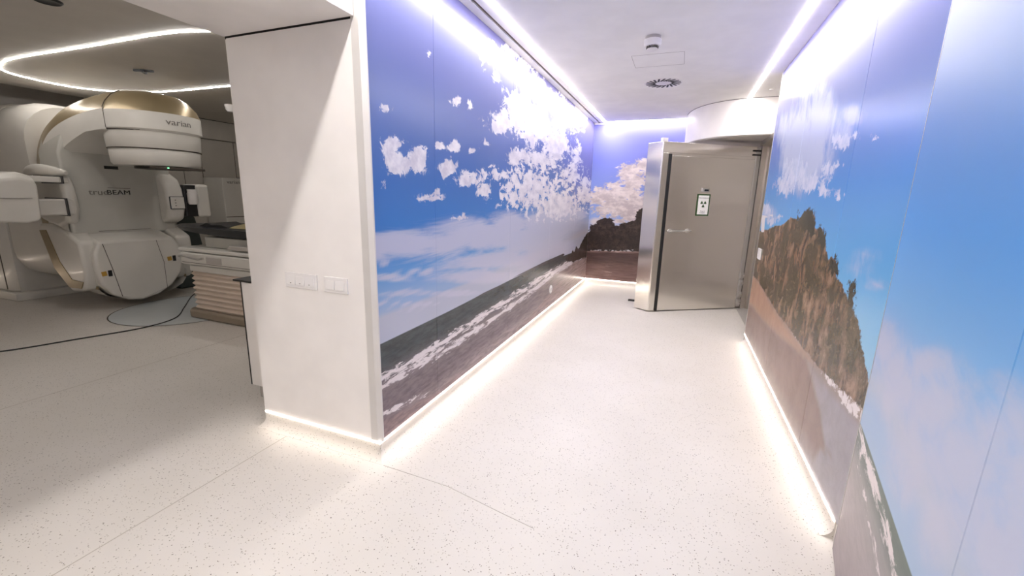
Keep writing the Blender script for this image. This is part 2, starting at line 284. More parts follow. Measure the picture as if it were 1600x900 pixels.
def line(P, pl):
    q = sorted(pl); return np.interp(P[:, 0], [v[0] for v in q], [v[1] for v in q])
def ramp(x, stops):
    st = sorted(stops); xs = [s[0] for s in st]; cs = np.array([lin(s[1]) for s in st])
    return np.stack([np.interp(x, xs, cs[:, i]) for i in range(3)], 1)
def mixc(a, b, t):
    t = np.clip(t, 0, 1)[:, None]; return a*(1-t)+np.array(b)*t
def sst(x, a, b):
    t = np.clip((x-a)/(b-a), 0, 1); return t*t*(3-2*t)

def mural_mat(name, o):
    m = bpy.data.materials.new(name); m.use_nodes = True; N = Nd(m); b = m.node_tree.nodes['Principled BSDF']
    hs = o['hs']; p = N.logpos(1, 1.9) if o.get('log') else N.pos(o.get('ps', (1, 1, 1)))
    gp = N.logpos(1, 1.9, (1, .45, 2.0)) if o.get('log') else N.pos(hs)
    n1 = N.noise(p, o.get('n1', 12), 11, .7, .5); n2 = N.noise(p, o.get('n2', 14), 10, .68, .5)
    ws = N.noise(N.pos(*o.get('ws', (hs,))), o.get('wn', 6), 8, .62, .5)
    hor = N.attr('hor')
    cl = N.step(N.m('ADD', N.attr('cloud'), N.m('MULTIPLY_ADD', n1, 2.5, -1.25)), .36, .56)
    cl = N.m('MULTIPLY', cl, N.step(N.attr('cloud'), .05, .3))
    pt = N.step(N.m('ADD', N.attr('patch'), N.m('MULTIPLY_ADD', n2, 3.0, -1.5)), .50, .66)
    pt = N.m('MULTIPLY', pt, N.step(N.attr('patch'), .2, .45))
    wi = N.step(N.m('ADD', N.attr('wisp'), N.m('MULTIPLY_ADD', ws, 1.5, -.75)), o.get('w0', .25), o.get('w1', .75))
    wi = N.m('MULTIPLY', wi, o.get('wa', .85))
    wi = N.m('MULTIPLY', wi, N.step(N.attr('wisp'), .12, .4))
    shade = N.noise(p, 14, 6, .6)
    ccol = N.mix(N.step(shade, .35, .65), o['c1'], o['c0'])
    sky = N.attr('up', True)
    sky = N.mix(wi, sky, o.get('wc', o['c0']))
    sky = N.mix(N.m('MAXIMUM', cl, pt), sky, ccol)
    # ground
    st = N.noise(gp, o.get('gn', 30), 6, .65, .3)
    lo = N.mix(N.m('MULTIPLY', N.step(st, .35, .7), o.get('ga', .5)), N.attr('lo', True), N.mix(1.0, N.attr('lo', True), o.get('gd', (.55, .55, .55)), 'MULTIPLY'))
    fm = N.step(N.m('ADD', N.attr('foam'), N.m('MULTIPLY_ADD', N.noise(gp, o.get('fn', 22), 8, .7, .4), 2.6, -1.5)), .35, .6)
    fm = N.m('MULTIPLY', fm, N.step(N.attr('foam'), .02, .25))
    lo = N.mix(fm, lo, o.get('fc', lin((225, 215, 215))))
    col = N.mix(N.step(hor, -.003, .003), lo, sky)
    ln = N.noise(p, o.get('ln', 26), 6, .7)
    la = N.step(N.m('ADD', N.attr('land'), N.m('MULTIPLY_ADD', ln, o.get('la', .10), -o.get('la', .10)*.5)), -.003, .006)
    rk = N.noise(N.pos(*o.get('rs', ((1, 1, .35),))), o.get('rn', 16), 9, .72, .4); rk2 = N.noise(p, 5, 5)
    lc = N.mix(N.step(rk, .36, .66), o['l0'], o['l1']); lc = N.mix(N.m('MULTIPLY', N.step(rk2, .42, .58), .75), lc, o['l2'])
    lc = N.mix(N.m('MULTIPLY', N.step(N.noise(p, 60, 4, .7), .56, .7), .45), lc, o.get('l3', o['l1']))
    tr = N.step(N.m('ADD', N.attr('tree'), N.m('MULTIPLY_ADD', N.noise(p, 28, 6, .75), .22, -.11)), -.004, .006)
    col = N.mix(la, col, lc)
    col = N.mix(tr, col, N.mix(N.step(N.noise(p, 70, 4), .4, .65), lin((34, 34, 28)), lin((84, 82, 66))))
    col = N.mix(N.step(N.attr('extra'), 0, .004), col, o.get('ec', (.5, .5, .5)))
    N.put(b.inputs['Base Color'], col)
    b.inputs['Roughness'].default_value = o.get('rough', .27); b.inputs['Specular IOR Level'].default_value = .38
    return m

def mural(name, to3, s0, s1, z0, z1, nrm, seams, fields, m, thick=.012, step=.025):
    """satin printed cladding: dense front face with the picture's fields, sides, shallow grooves at the joints"""
    ss = set(np.linspace(s0, s1, int((s1-s0)/step)+1).round(5)); 
    for q in seams: ss |= {round(q-.003, 5), round(q-.0015, 5), round(q+.0015, 5), round(q+.003, 5)}
    ss = np.array(sorted(ss)); zz = np.linspace(z0, z1, int((z1-z0)/step)+1)
    A, B = np.meshgrid(ss, zz); P = np.stack([A.ravel(), B.ravel()], 1)
    nrm = np.array(nrm); dep = np.zeros(len(P))
    for q in seams: dep = np.where(np.abs(P[:, 0]-q) < .002, .0016, dep)
    V = to3(P)+nrm*(thick-dep)[:, None]
    ns, nz = len(ss), len(zz); idx = np.arange(ns*nz).reshape(nz, ns)
    F = np.stack([idx[:-1, :-1], idx[:-1, 1:], idx[1:, 1:], idx[1:, :-1]], -1).reshape(-1, 4).tolist()
    # back rim
    rim = list(idx[0, :])+list(idx[1:, -1])+list(idx[-1, ::-1][1:])+list(idx[::-1, 0][1:-1])
    Vb = to3(P[rim]); k0 = len(V); n = len(rim)
    F += [[rim[i], k0+i, k0+(i+1) % n, rim[(i+1) % n]] for i in range(n)]
    V = np.concatenate([V, Vb]); P2 = np.concatenate([P, P[rim]])
    me = bpy.data.meshes.new(name); me.from_pydata(V.tolist(), [], F); me.update()
    d = fields(P2)
    for k in ('cloud', 'patch', 'wisp', 'hor', 'land', 'foam', 'tree', 'extra'):
        a = me.attributes.new(k, 'FLOAT', 'POINT'); a.data.foreach_set('value', np.asarray(d.get(k, np.full(len(P2), -1.0 if k in ('land', 'tree', 'extra') else 0.0)), dtype=np.float32))
    for k in ('up', 'lo'):
        a = me.attributes.new(k, 'FLOAT_COLOR', 'POINT'); c = np.ones((len(P2), 4), np.float32); c[:, :3] = d[k]; a.data.foreach_set('color', c.ravel())
    me.materials.append(m)
    o = bpy.data.objects.new(name, me); COL.objects.link(o)
    bm = bmesh.new(); bm.from_mesh(me); bmesh.ops.recalc_face_normals(bm, faces=bm.faces); bm.to_mesh(me); bm.free()
    return o

def fld(k, *names):
    return MUR[k]
def band(P, pl, w):
    return np.clip(1-np.abs(P[:, 1]-line(P, pl))/w, 0, 1)

def f_left(P):
    D = MUR['left']; s, z = P.T
    up = ramp(z, [(2.56, (104, 102, 150)), (2.1, (98, 106, 160)), (1.75, (82, 106, 166)), (1.45, (68, 112, 176)), (1.15, (66, 126, 192)), (.98, (104, 154, 206)), (.83, (148, 172, 206))])
    up = mixc(up, lin((206, 190, 182)), sst(s, 3.0, 6.5)*sst(-z, -1.5, -.7)*.8)
    up = mixc(up, lin((116, 112, 168)), sst(s, 4.5, 6.8)*sst(z, 1.1, 1.6)*.7)
    hz = z-line(P, D['haze'])
    up = mixc(up, lin((186, 186, 198)), sst(-hz, -.015, .015)*.9)
    h = z-line(P, D['hor'])
    lo = ramp(-h, [(0, (74, 80, 80)), (.10, (66, 74, 76)), (.18, (100, 96, 98)), (.24, (134, 120, 122)), (.42, (128, 112, 116)), (.5, (158, 140, 142)), (.6, (150, 130, 132))])
    bl = z-line(P, D['shore'])
    lo = mixc(lo, lin((150, 126, 126)), sst(-bl, 0, .02)*.9)
    lo = mixc(lo, lin((192, 168, 160)), sst(s, 3.6, 6.6)*sst(-h, .03, .2)*.85)
    foam = np.maximum(band(P, D['foam1'], .045+.008*s)*1.0, band(P, D['foam2'], .050+.006*s)*.95)
    foam = np.maximum(foam, band(P, D['foam3'], .045)*(s < 2.3)*.9*sst(-s, -2.3, -2.0))
    foam = np.maximum(foam, band(P, D['shore'], .014)*.35)
    foam = np.maximum(foam, sst(-h, .02, .05)*sst(h, -.20, -.12)*.12)
    land = sdpoly(P, D['land'])
    return dict(cloud=blobf(P, D['clouds']), patch=blobf(P, D['patch']), wisp=np.maximum(blobf(P, D['wisp']), 0), hor=h, up=up, lo=lo, foam=foam, land=land,
                extra=sdpoly(P, D['farland']))
def f_back(P):
    D = MUR['back']; s, z = P.T
    up = ramp(z, [(2.56, (130, 128, 200)), (2.0, (120, 128, 204)), (1.5, (132, 150, 214)), (1.1, (150, 170, 220)), (.8, (190, 185, 190))])
    h = z-line(P, D['hor'])
    lo = ramp(-h, [(0, (170, 140, 132)), (.015, (150, 120, 112)), (.03, (84, 62, 58)), (.16, (92, 70, 66)), (.26, (126, 98, 92)), (.5, (140, 112, 106))])
    land = np.maximum(sdpoly(P, D['land']), sdpoly(P, D['land2']))
    foam = np.clip(1-np.abs(h+.012)/.014, 0, 1)*.8
    foam = np.maximum(foam, np.exp(-((s+1.02)/.12)**2)*sst(-h, .16, .22)*.42)
    return dict(cloud=blobf(P, D['clouds']), patch=blobf(P, D['patch']), wisp=blobf(P, D['wisp']), hor=h, up=up, lo=lo, foam=foam, land=land)
def f_right(P):
    D = MUR['right']; s, z = P.T
    up = ramp(z, [(2.56, (106, 104, 152)), (2.1, (104, 112, 174)), (1.8, (92, 122, 190)), (1.5, (82, 142, 210)), (1.1, (106, 172, 222)), (.8, (146, 194, 222)), (.5, (168, 192, 210))])
    h = z-line(P, D['hor'])
    lo = ramp(-h, [(0, (158, 140, 126)), (.08, (154, 132, 120)), (.25, (158, 136, 126)), (.45, (164, 148, 142))])
    lo = mixc(lo, lin((160, 154, 160)), sst(-s, -2.9, -2.2)*sst(-h, .02, .12))
    be = sdpoly(P, D['beach']); lo = mixc(lo, lin((186, 146, 122)), sst(be, -.02, .05)*.9)
    st = sdpoly(P, D['sandtip']); lo = mixc(lo, lin((140, 112, 100)), sst(st, -.015, .03)*sst(-be, -.02, .02)*(.8-.5*sst(-z, -.25, -.1)))
    foam = np.maximum(band(P, D['foam'], .07)*.95, band(P, D['foamb'], .03)*.8)*sst(-s, -3.0, -2.6)
    foam = np.maximum(foam, np.clip(1-np.abs(h+.03)/.03, 0, 1)*.5*sst(-s, -4.2, -3.4))
    foam = np.where(be > .0, 0, foam)
    land = sdpoly(P, D['land'])
    tree = np.max([sdpoly(P, t) for t in D['trees']], 0)
    fe = np.maximum.reduce([sdpoly(P, q) for q in D['crane']])
    return dict(cloud=blobf(P, D['clouds']), patch=np.zeros(len(P)), wisp=blobf(P, D['wisp']), hor=h, up=up, lo=lo, foam=foam, land=land, tree=tree, extra=fe)
def f_near(P):
    D = MUR['near']; s, z = P.T
    up = ramp(z, [(2.56, (104, 116, 162)), (1.9, (96, 122, 182)), (1.65, (84, 132, 198)), (1.35, (82, 148, 216)), (1.1, (116, 170, 220)), (.9, (150, 176, 214)), (.6, (160, 184, 212))])
    h = z-line(P, D['hor'])
    wm = band(P, D['warm'], .08); up = mixc(up, lin((196, 194, 196)), wm*.5)
    lo = ramp(-h, [(0, (96, 112, 104)), (.07, (104, 114, 108)), (.12, (150, 146, 144)), (.25, (168, 158, 158)), (.6, (160, 148, 150))])
    foam = np.maximum(band(P, D['foamA'], .050), band(P, D['foamB'], .045)*.75)
    foam = np.maximum(foam, np.clip(1-np.abs(h+.075)/.05, 0, 1)*.62)
    wi = blobf(P, D['wisp'])
    return dict(cloud=np.zeros(len(P)), patch=np.zeros(len(P)), wisp=wi, hor=h, up=up, lo=lo, foam=foam)

W = lin((228, 222, 226)); Wg = lin((176, 172, 188))
MM_left = mural_mat('beach mural print left', dict(hs=(1, .22, 2.2), c0=lin((226, 222, 226)), c1=lin((196, 192, 204)), wc=lin((196, 194, 208)), l0=lin((40, 34, 30)), l1=lin((86, 74, 66)), l2=lin((60, 50, 44)), ec=lin((80, 76, 78)), la=.14, gn=22, ga=.85, gd=(.5, .5, .5), wn=4, log=1))
MM_back = mural_mat('beach mural print back', dict(hs=(.22, 1, 2.2), c0=lin((224, 212, 208)), c1=lin((188, 174, 176)), l0=lin((38, 28, 26)), l1=lin((70, 56, 50)), l2=lin((46, 36, 34)), l3=lin((88, 70, 64)), la=.20, ln=20, ps=(.6, 1, 1.1), gn=20, ga=.9, gd=(.62, .6, .6), fc=lin((206, 178, 168)), n2=16, rs=((1, 1, 1),)))
MM_right = mural_mat('cliff mural print right', dict(hs=(1, .8, .8), c0=lin((206, 210, 230)), c1=lin((180, 190, 220)), wc=lin((180, 188, 216)), ec=lin((226, 222, 224)), wa=.95, ws=((1, 1.5, .75), (.7, 0, 0)), wn=6, w0=-.02, w1=.75, l0=lin((66, 52, 42)), l1=lin((156, 126, 104)), l2=lin((70, 66, 46)), l3=lin((176, 150, 128)), la=.06, rs=((1, 1.1, .6),), rn=11, gn=9, ga=.6, gd=(.76, .74, .74), fn=26))
MM_near = mural_mat('seashore mural print near', dict(hs=(.5, .5, 2.0), c0=W, c1=Wg, wc=lin((188, 190, 210)), wa=.8, ws=((.9, .9, 1.5), (.6, 0, .3)), wn=4.5, w0=.08, w1=.85, l0=(0, 0, 0), l1=(0, 0, 0), l2=(0, 0, 0), gn=20, ga=.3, fn=14, rough=.42))

# ------------------------------------------------------------------ structure
def struct(name, bm, m, **k): return obj(name, bm, m, kind='structure', **k)
struct('floor', box(-9.3, 2.6, -3.2, 7.2, -.12, 0), M_floor)
# corridor walls
struct('wall_left', box(XL-.87, XL-.012, YF+.012, YB+.15, 0.0, 2.66), M_wall)
struct('wall_back', box(XL-.012, 2.6, YB+.012, YB+.2, 0, 2.66), M_wall)
struct('wall_right', box(XR+.012, XR+.10, 1.885, 4.72, 0, 2.66), M_wall)
struct('wall_entry', box(-9.3, 2.6, -3.35, -3.2, 0, 3.1), M_wall)
struct('wall_near_right', box(.30, .42, -3.2, -.70, 0, 2.66), M_wall)
# exit lobby beyond the doorway
struct('wall_lobby', box(2.45, 2.6, 4.6, 7.2, 0, 2.66), M_wall)
struct('wall_lobby', box(XR+.10, 2.6, 4.62, 4.72, 0, 2.66), M_wall)
# beam over the passage to the treatment room
struct('beam', box(-2.232, -1.41, -3.2, YF-.004, 2.155, 2.56), M_wall, bevel=.002)
# ceilings
bm = box(-1.285, 2.6, -3.2, YB+.012, ZC, ZC+.1); box(-1.41, -1.311, -3.2, YB+.012, ZC, ZC+.1, bm)
struct('ceiling', bm, M_ceil)
struct('trim_1', box(-1.312, -1.284, -3.2, 6.86, ZC+.012, ZC+.02), M_taupe)
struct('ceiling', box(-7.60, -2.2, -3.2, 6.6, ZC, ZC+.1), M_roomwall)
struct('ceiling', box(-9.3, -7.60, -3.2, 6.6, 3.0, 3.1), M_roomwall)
# treatment room walls
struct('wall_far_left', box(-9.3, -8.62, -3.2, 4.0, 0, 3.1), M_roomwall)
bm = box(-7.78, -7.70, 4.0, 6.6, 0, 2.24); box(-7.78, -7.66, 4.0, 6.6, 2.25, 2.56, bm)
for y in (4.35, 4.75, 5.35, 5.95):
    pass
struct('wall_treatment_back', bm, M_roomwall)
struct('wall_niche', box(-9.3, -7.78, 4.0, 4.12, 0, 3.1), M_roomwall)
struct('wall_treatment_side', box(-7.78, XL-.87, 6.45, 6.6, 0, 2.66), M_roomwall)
bm = bmesh.new()
for y in (4.42, 4.72, 5.02, 5.62): box(-7.70, -7.697, y, y+.008, 0, 2.24, bm)
struct('trim_2', bm, M_seam)
# column end face panel + aluminium corner
struct('wall_column', box(XL-.847, XL-.055, YF, YF+.012, ZM, 2.148), M_wall)
struct('trim_3', box(XL-.86, XL-.012, YF+.004, YF+.0125, 2.147, 2.66), M_dark)
struct('trim_4', prism([(XL-.055, YF+.012), (XL-.055, YF-.001), (XL-.012, YF-.001), (XL+.0125, YF+.012), (XL+.0125, YF+.02), (XL-.02, YF+.03)], ZM, ZC, 'z'), M_edge)
# coved skirtings
def cove(name, a, b, n, out=.055, h=ZM, back=.02, tangent0=0, tangent1=0):
    """floor vinyl turned up against the wall; a->b wall line, n outward normal"""
    a = Vector((*a, 0)); b = Vector((*b, 0)); n = Vector((*n, 0)); t = (b-a).normalized()
    prof = [(-back, 0), (-back, h)]
    prof += [(-.006, h), (-.006, out)]+[(-.006+out*(1-math.cos(q)), out*(1-math.sin(q))) for q in [PI/2*k/6 for k in range(1, 6)]]+[(out-.006, .0008), (out-.006, 0)]
    r0 = [a+n*p+Vector((0, 0, q))+t*(-max(p, 0)*tangent0) for p, q in prof]
    r1 = [b+n*p+Vector((0, 0, q))+t*(max(p, 0)*tangent1) for p, q in prof]
    return struct(name, loft([r0, r1]), M_floor, smooth=True)
cove('baseboard_left', (XL, YF), (XL, YB), (1, 0), tangent0=1)
cove('baseboard_column', (XL-.86, YF), (XL, YF), (0, -1), tangent1=1, tangent0=.4)
cove('baseboard_back', (XL, YB), (1.2, YB), (0, -1))
cove('baseboard_right', (XR, 1.95), (XR, 4.70), (-1, 0))
# murals
oL = mural('wall_mural', lambda P: np.stack([np.full(len(P), XL-.012), P[:, 0], P[:, 1]], 1), YF+.02, YB, ZM, ZC, (1, 0, 0), [2.24, 3.475, 4.71, 5.94], f_left, MM_left)
tag(oL, 'long beach mural with waves and white clouds on the left corridor wall', 'mural')
oB = mural('wall_mural', lambda P: np.stack([P[:, 0], np.full(len(P), YB+.012), P[:, 1]], 1), XL+.001, -.035, ZM, ZC-.02, (0, -1, 0), [], f_back, MM_back)
tag(oB, 'mural of dark wooded headland over brown water on the end wall', 'mural')
oR = mural('wall_mural', lambda P: np.stack([np.full(len(P), XR+.012), P[:, 0], P[:, 1]], 1), 1.885, 4.71, ZM, ZC, (-1, 0, 0), [2.55, 3.6], f_right, MM_right)
tag(oR, 'mural of a brown rocky cliff under blue sky on the right corridor wall', 'mural')
PN0 = np.array([.727, 1.87, 0]); UN = np.array([-.2079, -.9781, 0]); NN = np.array([-.9781, .2079, 0])
nroot = thing('sliding_panel', 'large angled wall panel nearest the camera, printed with sky, green sea and foam', 'panel', (.727, 1.87, 0))
oN = mural('mural_print', lambda P: PN0+UN*P[:, :1]+np.array([0, 0, 1.])*P[:, 1:]-NN*.012, .004, 2.6, .012, ZC-.012, tuple(NN), [1.02, 2.25], f_near, MM_near)
oN.parent = nroot; oN.location = (-.727, -1.87, 0)
def npt(s, d, z): p = PN0+UN*s+NN*d; return Vector((p[0], p[1], z))
bm = bmesh.new()
vs8 = [npt(s, d, z) for z in (.012, ZC-.012) for s, d in ((.004, -.045), (2.6, -.045), (2.6, -.013), (.004, -.013))]
v = [bm.verts.new(p) for p in vs8]
for q in ((3, 2, 1, 0), (4, 5, 6, 7), (0, 1, 5, 4), (1, 2, 6, 5), (2, 3, 7, 6), (3, 0, 4, 7)): bm.faces.new([v[i] for i in q])
obj('panel_core', bm, M_white, nroot)
bm = bmesh.new()
vs8 = [npt(s, d, z) for z in (.012, ZC-.012) for s, d in ((.0, -.045), (.004, -.045), (.004, .001), (.0, .001))]
v = [bm.verts.new(p) for p in vs8]
for q in ((3, 2, 1, 0), (4, 5, 6, 7), (0, 1, 5, 4), (1, 2, 6, 5), (2, 3, 7, 6), (3, 0, 4, 7)): bm.faces.new([v[i] for i in q])
obj('edge_trim', bm, M_alu, nroot)
# aluminium edge at far end of right mural, white margin at top of end wall
struct('trim_5', box(XR-.002, XR+.10, 4.71, 4.722, 0, ZC), M_alu)
struct('trim_6', box(XL, -.03, YB-.012, YB+.012, ZC-.022, ZC), M_white)
struct('trim_7', box(-.035, -.022, YB-.004, YB+.012, ZM, ZC-.02), M_white)

# ------------------------------------------------------------------ LED strips
def strip(name, label, pts, wdt, hgt, m, z=ZC, group='LED strip lights'):
    pts = [Vector(p) for p in pts]; rings = []
    for i, p in enumerate(pts):
        d = (pts[min(i+1, len(pts)-1)]-pts[max(i-1, 0)]).normalized(); a = Vector((-d.y, d.x, 0))*wdt/2
        rings.append([p-a, p-a*.8-Vector((0, 0, hgt*.8)), p-a*.3-Vector((0, 0, hgt)), p+a*.3-Vector((0, 0, hgt)), p+a*.8-Vector((0, 0, hgt*.8)), p+a])
    o = obj(name, loft(rings), m)
    return tag(o, label, 'light', group)
strip('led_strip_light', 'white LED strip along the corridor ceiling beside the left mural', [(-1.20, -3.0, ZC), (-1.20, 6.86, ZC)], .040, .004, M_led)
strip('led_strip_light', 'short white LED strip along the ceiling at the end wall', [(-1.20, 6.88, ZC), (.02, 6.88, ZC)], .024, .004, M_led)
strip('led_strip_light', 'white LED strip on the corridor ceiling ending at the curved bulkhead', [(.605, 1.45, ZC), (.605, 5.70, ZC)], .040, .004, M_led)
loop = smooth_path([(-3.0, 2.75, ZC), (-3.16, 2.52, ZC), (-3.44, 2.40, ZC), (-3.85, 2.33, ZC), (-4.84, 2.32, ZC), (-5.9, 2.30, ZC), (-6.38, 2.36, ZC), (-6.70, 2.48, ZC), (-6.86, 2.68, ZC), (-6.93, 3.0, ZC), (-6.86, 3.24, ZC), (-6.66, 3.42, ZC), (-6.3, 3.55, ZC), (-5.9, 3.61, ZC), (-4.94, 3.63, ZC), (-3.6, 3.63, ZC), (-3.2, 3.5, ZC), (-3.02, 3.2, ZC), (-3.0, 2.76, ZC)], 8)
strip('led_strip_light', 'curved LED strip loop on the treatment room ceiling', loop, .010, .006, M_ledr)
strip('led_strip_light', 'straight LED strip on the treatment room ceiling near the entrance', [(-4.6, -.7, ZC), (-2.6, -.7, ZC)], .04, .006, M_ledr)  # added out of view to lift the shaded side of the column
strip('led_strip_light', 'LED strip across the entry ceiling behind the viewer', [(-1.0, -1.8, ZC), (.1, -1.8, ZC)], .04, .004, M_led)  # unseen extra strip, brightens the column face and nearby floor
def skirt_led(label, a, b, n, m=M_leds):
    a = Vector((*a, 0)); b = Vector((*b, 0)); n = Vector((*n, 0)); z0, z1 = ZM-.011, ZM-.001
    o = obj('skirting_led_strip', loft([[p+n*-.004+Vector((0, 0, z0)), p+n*.002+Vector((0, 0, z0)), p+n*.004+Vector((0, 0, z1)), p+n*-.004+Vector((0, 0, z1))] for p in (a, b)]), m)
    return tag(o, label, 'light', 'skirting LED strips')
skirt_led('glowing LED strip under the bottom edge of the left beach mural', (XL, YF+.0), (XL, YB), (1, 0))
skirt_led('glowing LED strip under the white column face with switches', (XL-.85, YF), (XL, YF), (0, -1))
skirt_led('glowing LED strip under the end wall mural', (XL, YB), (-.03, YB), (0, -1))
skirt_led('glowing LED strip under the right cliff mural', (XR, 1.95), (XR, 4.70), (-1, 0))
skirt_led('faint LED strip at the foot of the wall behind the treatment machine', (-8.62, 1.0), (-8.62, 2.60), (1, 0), M_ledrs)

# ------------------------------------------------------------------ curved bulkhead over the exit door
cv = smooth_path([(-.03, 6.99, 0), (-.03, 6.72, 0), (-.02, 6.50, 0), (.05, 6.20, 0), (.16, 5.99, 0), (.30, 5.84, 0), (.47, 5.75, 0), (.70, 5.71, 0), (.95, 5.70, 0), (1.6, 5.70, 0)], 6)
pts = [(p.x, p.y) for p in cv]+[(1.6, 6.98)]
struct('bulkhead', prism(pts, 2.165, ZC-.003), M_wall, smooth=True)
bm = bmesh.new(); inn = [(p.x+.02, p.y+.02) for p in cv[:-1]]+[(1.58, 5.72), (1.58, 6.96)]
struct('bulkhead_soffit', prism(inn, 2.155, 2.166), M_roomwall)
struct('trim_8', tube([(p.x-.001, p.y-.002, ZC-.001) for p in cv[10:]], .0035, n=6), M_dark)
# doorway frame
bm = box(.985, 1.10, 6.30, 6.55, .0, 2.155); box(1.10, 1.16, 6.30, 6.40, 0, 2.155, bm)
struct('door_frame', bm, M_steel2, bevel=.004)
struct('door_frame', box(.86, 1.3, 4.73, 6.30, 2.10, 2.155), M_steel2, bevel=.004)
struct('threshold', prism([(.845, 4.74), (1.35, 4.74), (1.35, 6.42), (.84, 6.32)], .0, .004), M_kick)
struct('wall_doorway', box(1.12, 2.45, 6.45, 6.97, 0, 2.155), M_wall)
# door leaf
A = Vector((-.444, 5.645, 0)); B = Vector((-.264, 5.520, 0)); C = Vector((.822, 6.243, 0)); ud = (C-B).normalized(); nd = Vector((ud.y, -ud.x, 0))  # nd towards camera
droot = thing('door_1', 'thick stainless steel shielded door standing open with radiation sign', None, (B.x, B.y, 0), kind='structure')
def dpt(a, d, z): p = B+ud*a+nd*d; return Vector((p.x, p.y, z))
def dbox(a0, a1, d0, d1, z0, z1, bm=None):
    bm = bm or bmesh.new(); v = [bm.verts.new(dpt(a, d, z)) for z in (z0, z1) for a, d in ((a0, d0), (a1, d0), (a1, d1), (a0, d1))]
    for q in ((3, 2, 1, 0), (4, 5, 6, 7), (0, 1, 5, 4), (1, 2, 6, 5), (2, 3, 7, 6), (3, 0, 4, 7)): bm.faces.new([v[i] for i in q])
    return bm
L_ = (C-B).length
e = dpt(L_, -.21, 0)
obj('door_leaf', prism([(B.x, B.y), (C.x, C.y), (e.x, e.y), (A.x, A.y)], .012, 2.09), M_steel, droot, bevel=.006)
# framed face: stile, top rail, recessed gasket strip, large sheet
obj('face_sheet', dbox(.128, L_-.01, 0, .008, .014, 1.935), M_steel, droot, bevel=.003)
obj('top_rail', dbox(.004, L_-.01, 0, .010, 1.965, 2.088), M_steel, droot, bevel=.003)
obj('gasket_strip', dbox(.088, .124, 0, .022, .014, 1.952), M_black, droot, bevel=.003)
obj('edge_stile', dbox(.004, .086, 0, .012, .014, 1.963), M_steel, droot, bevel=.004)
h = thing('door_handle', 'slim horizontal steel pull handle', None); h.parent = droot; del h['label']
hb = tube([dpt(.165, .055, 1.035), dpt(.465, .055, 1.04)], .0095, n=12)
tube([dpt(.20, .005, 1.035), dpt(.20, .055, 1.035)], .009, hb, 10); tube([dpt(.44, .005, 1.04), dpt(.44, .055, 1.04)], .009, hb, 10)
bpy.data.objects.remove(h)
obj('door_handle', hb, M_alu, droot, smooth=True)
obj('handle_mount', tube([dpt(.44, .004, 1.04), dpt(.44, .014, 1.04)], .028, n=20), M_alu, droot, smooth=True)
obj('handle_mount', tube([dpt(.20, .004, 1.035), dpt(.20, .014, 1.035)], .028, n=20), M_alu, droot, smooth=True)
sg = obj('warning_sign', dbox(.532, .715, .008, .012, 1.228, 1.495), M_green, droot)
obj('sign_face', dbox(.550, .697, .012, .0135, 1.246, 1.478), M_signwhite, sg)
TF = lambda a, z: frame(dpt(a, .0145, z), ud, (0, 0, 1))
bm = bmesh.new()
T = TF(.624, 1.375)
for k in range(3):
    a0 = PI/2*3+k*2*PI/3 if False else -PI/2+k*2*PI/3
    ang = [a0-PI/6+PI/3*j/8 for j in range(9)]
    v = [bm.verts.new(T @ Vector((.011*math.cos(t), .011*math.sin(t), 0))) for t in ang]+[bm.verts.new(T @ Vector((.042*math.cos(t), .042*math.sin(t), 0))) for t in ang[::-1]]
    bm.faces.new(v)
v = [bm.verts.new(T @ Vector((.0065*math.cos(t), .0065*math.sin(t), 0))) for t in [2*PI*j/14 for j in range(14)]]; bm.faces.new(v)
obj('radiation_symbol', bm, M_green, sg)
obj('sign_lettering', text_bm('ZONA CONTROLADA', .0145, TF(.624, 1.447), .001), M_letterblack, sg)
obj('sign_lettering', text_bm('Riesgo de', .0165, TF(.624, 1.286), .001), M_letterblack, sg)
obj('sign_lettering', text_bm('Irradiación', .0165, TF(.624, 1.266), .001), M_letterblack, sg)
sb = obj('door_indicator', dbox(.590, .680, .008, .03, 1.520, 1.568), M_alu, droot, bevel=.004)
obj('indicator_window', dbox(.606, .664, .03, .034, 1.530, 1.552), M_glass, sb)
obj('door_contact', dbox(.0, .07, -.06, -.01, 2.092, 2.135), M_white, droot, bevel=.003)
# hinge side: pale post, dark gap, frame post, hinge hardware
obj('hinge_post', dbox(L_-.004, L_+.055, -.06, .012, .035, 2.085), M_alu, droot, bevel=.004)
obj('hinge_gap', dbox(L_+.057, L_+.066, -.08, .004, .035, 2.085), M_dark, droot)
struct('door_frame', dbox(L_+.068, L_+.20, -.12, .012, .004, 2.10), M_steel2, bevel=.004)
struct('door_frame', dbox(L_+.135, L_+.215, .012, .05, .004, 2.10), M_steel2, bevel=.004)
for k, zz in enumerate((.10, .20, .36, .46)):
    hg = obj('hinge_bracket', dbox(L_-.002, L_+.05, .012, .028, zz-.035, zz+.035), M_alu, droot, bevel=.003)
    obj('hinge_bolt', tube([dpt(L_+.03, .026, zz), dpt(L_+.03, .046, zz)], .014, n=10), M_steel, hg)
for zz in (1.98, 2.03):
    obj('hinge_bracket', dbox(L_-.06, L_+.05, .012, .022, zz, zz+.018), M_dark, droot, bevel=.002)
tag(obj('door_stop', box(-.56, -.44, 6.02, 6.07, .0, .02), M_black, bevel=.004), 'small black stop on the floor behind the steel door', 'door stop')

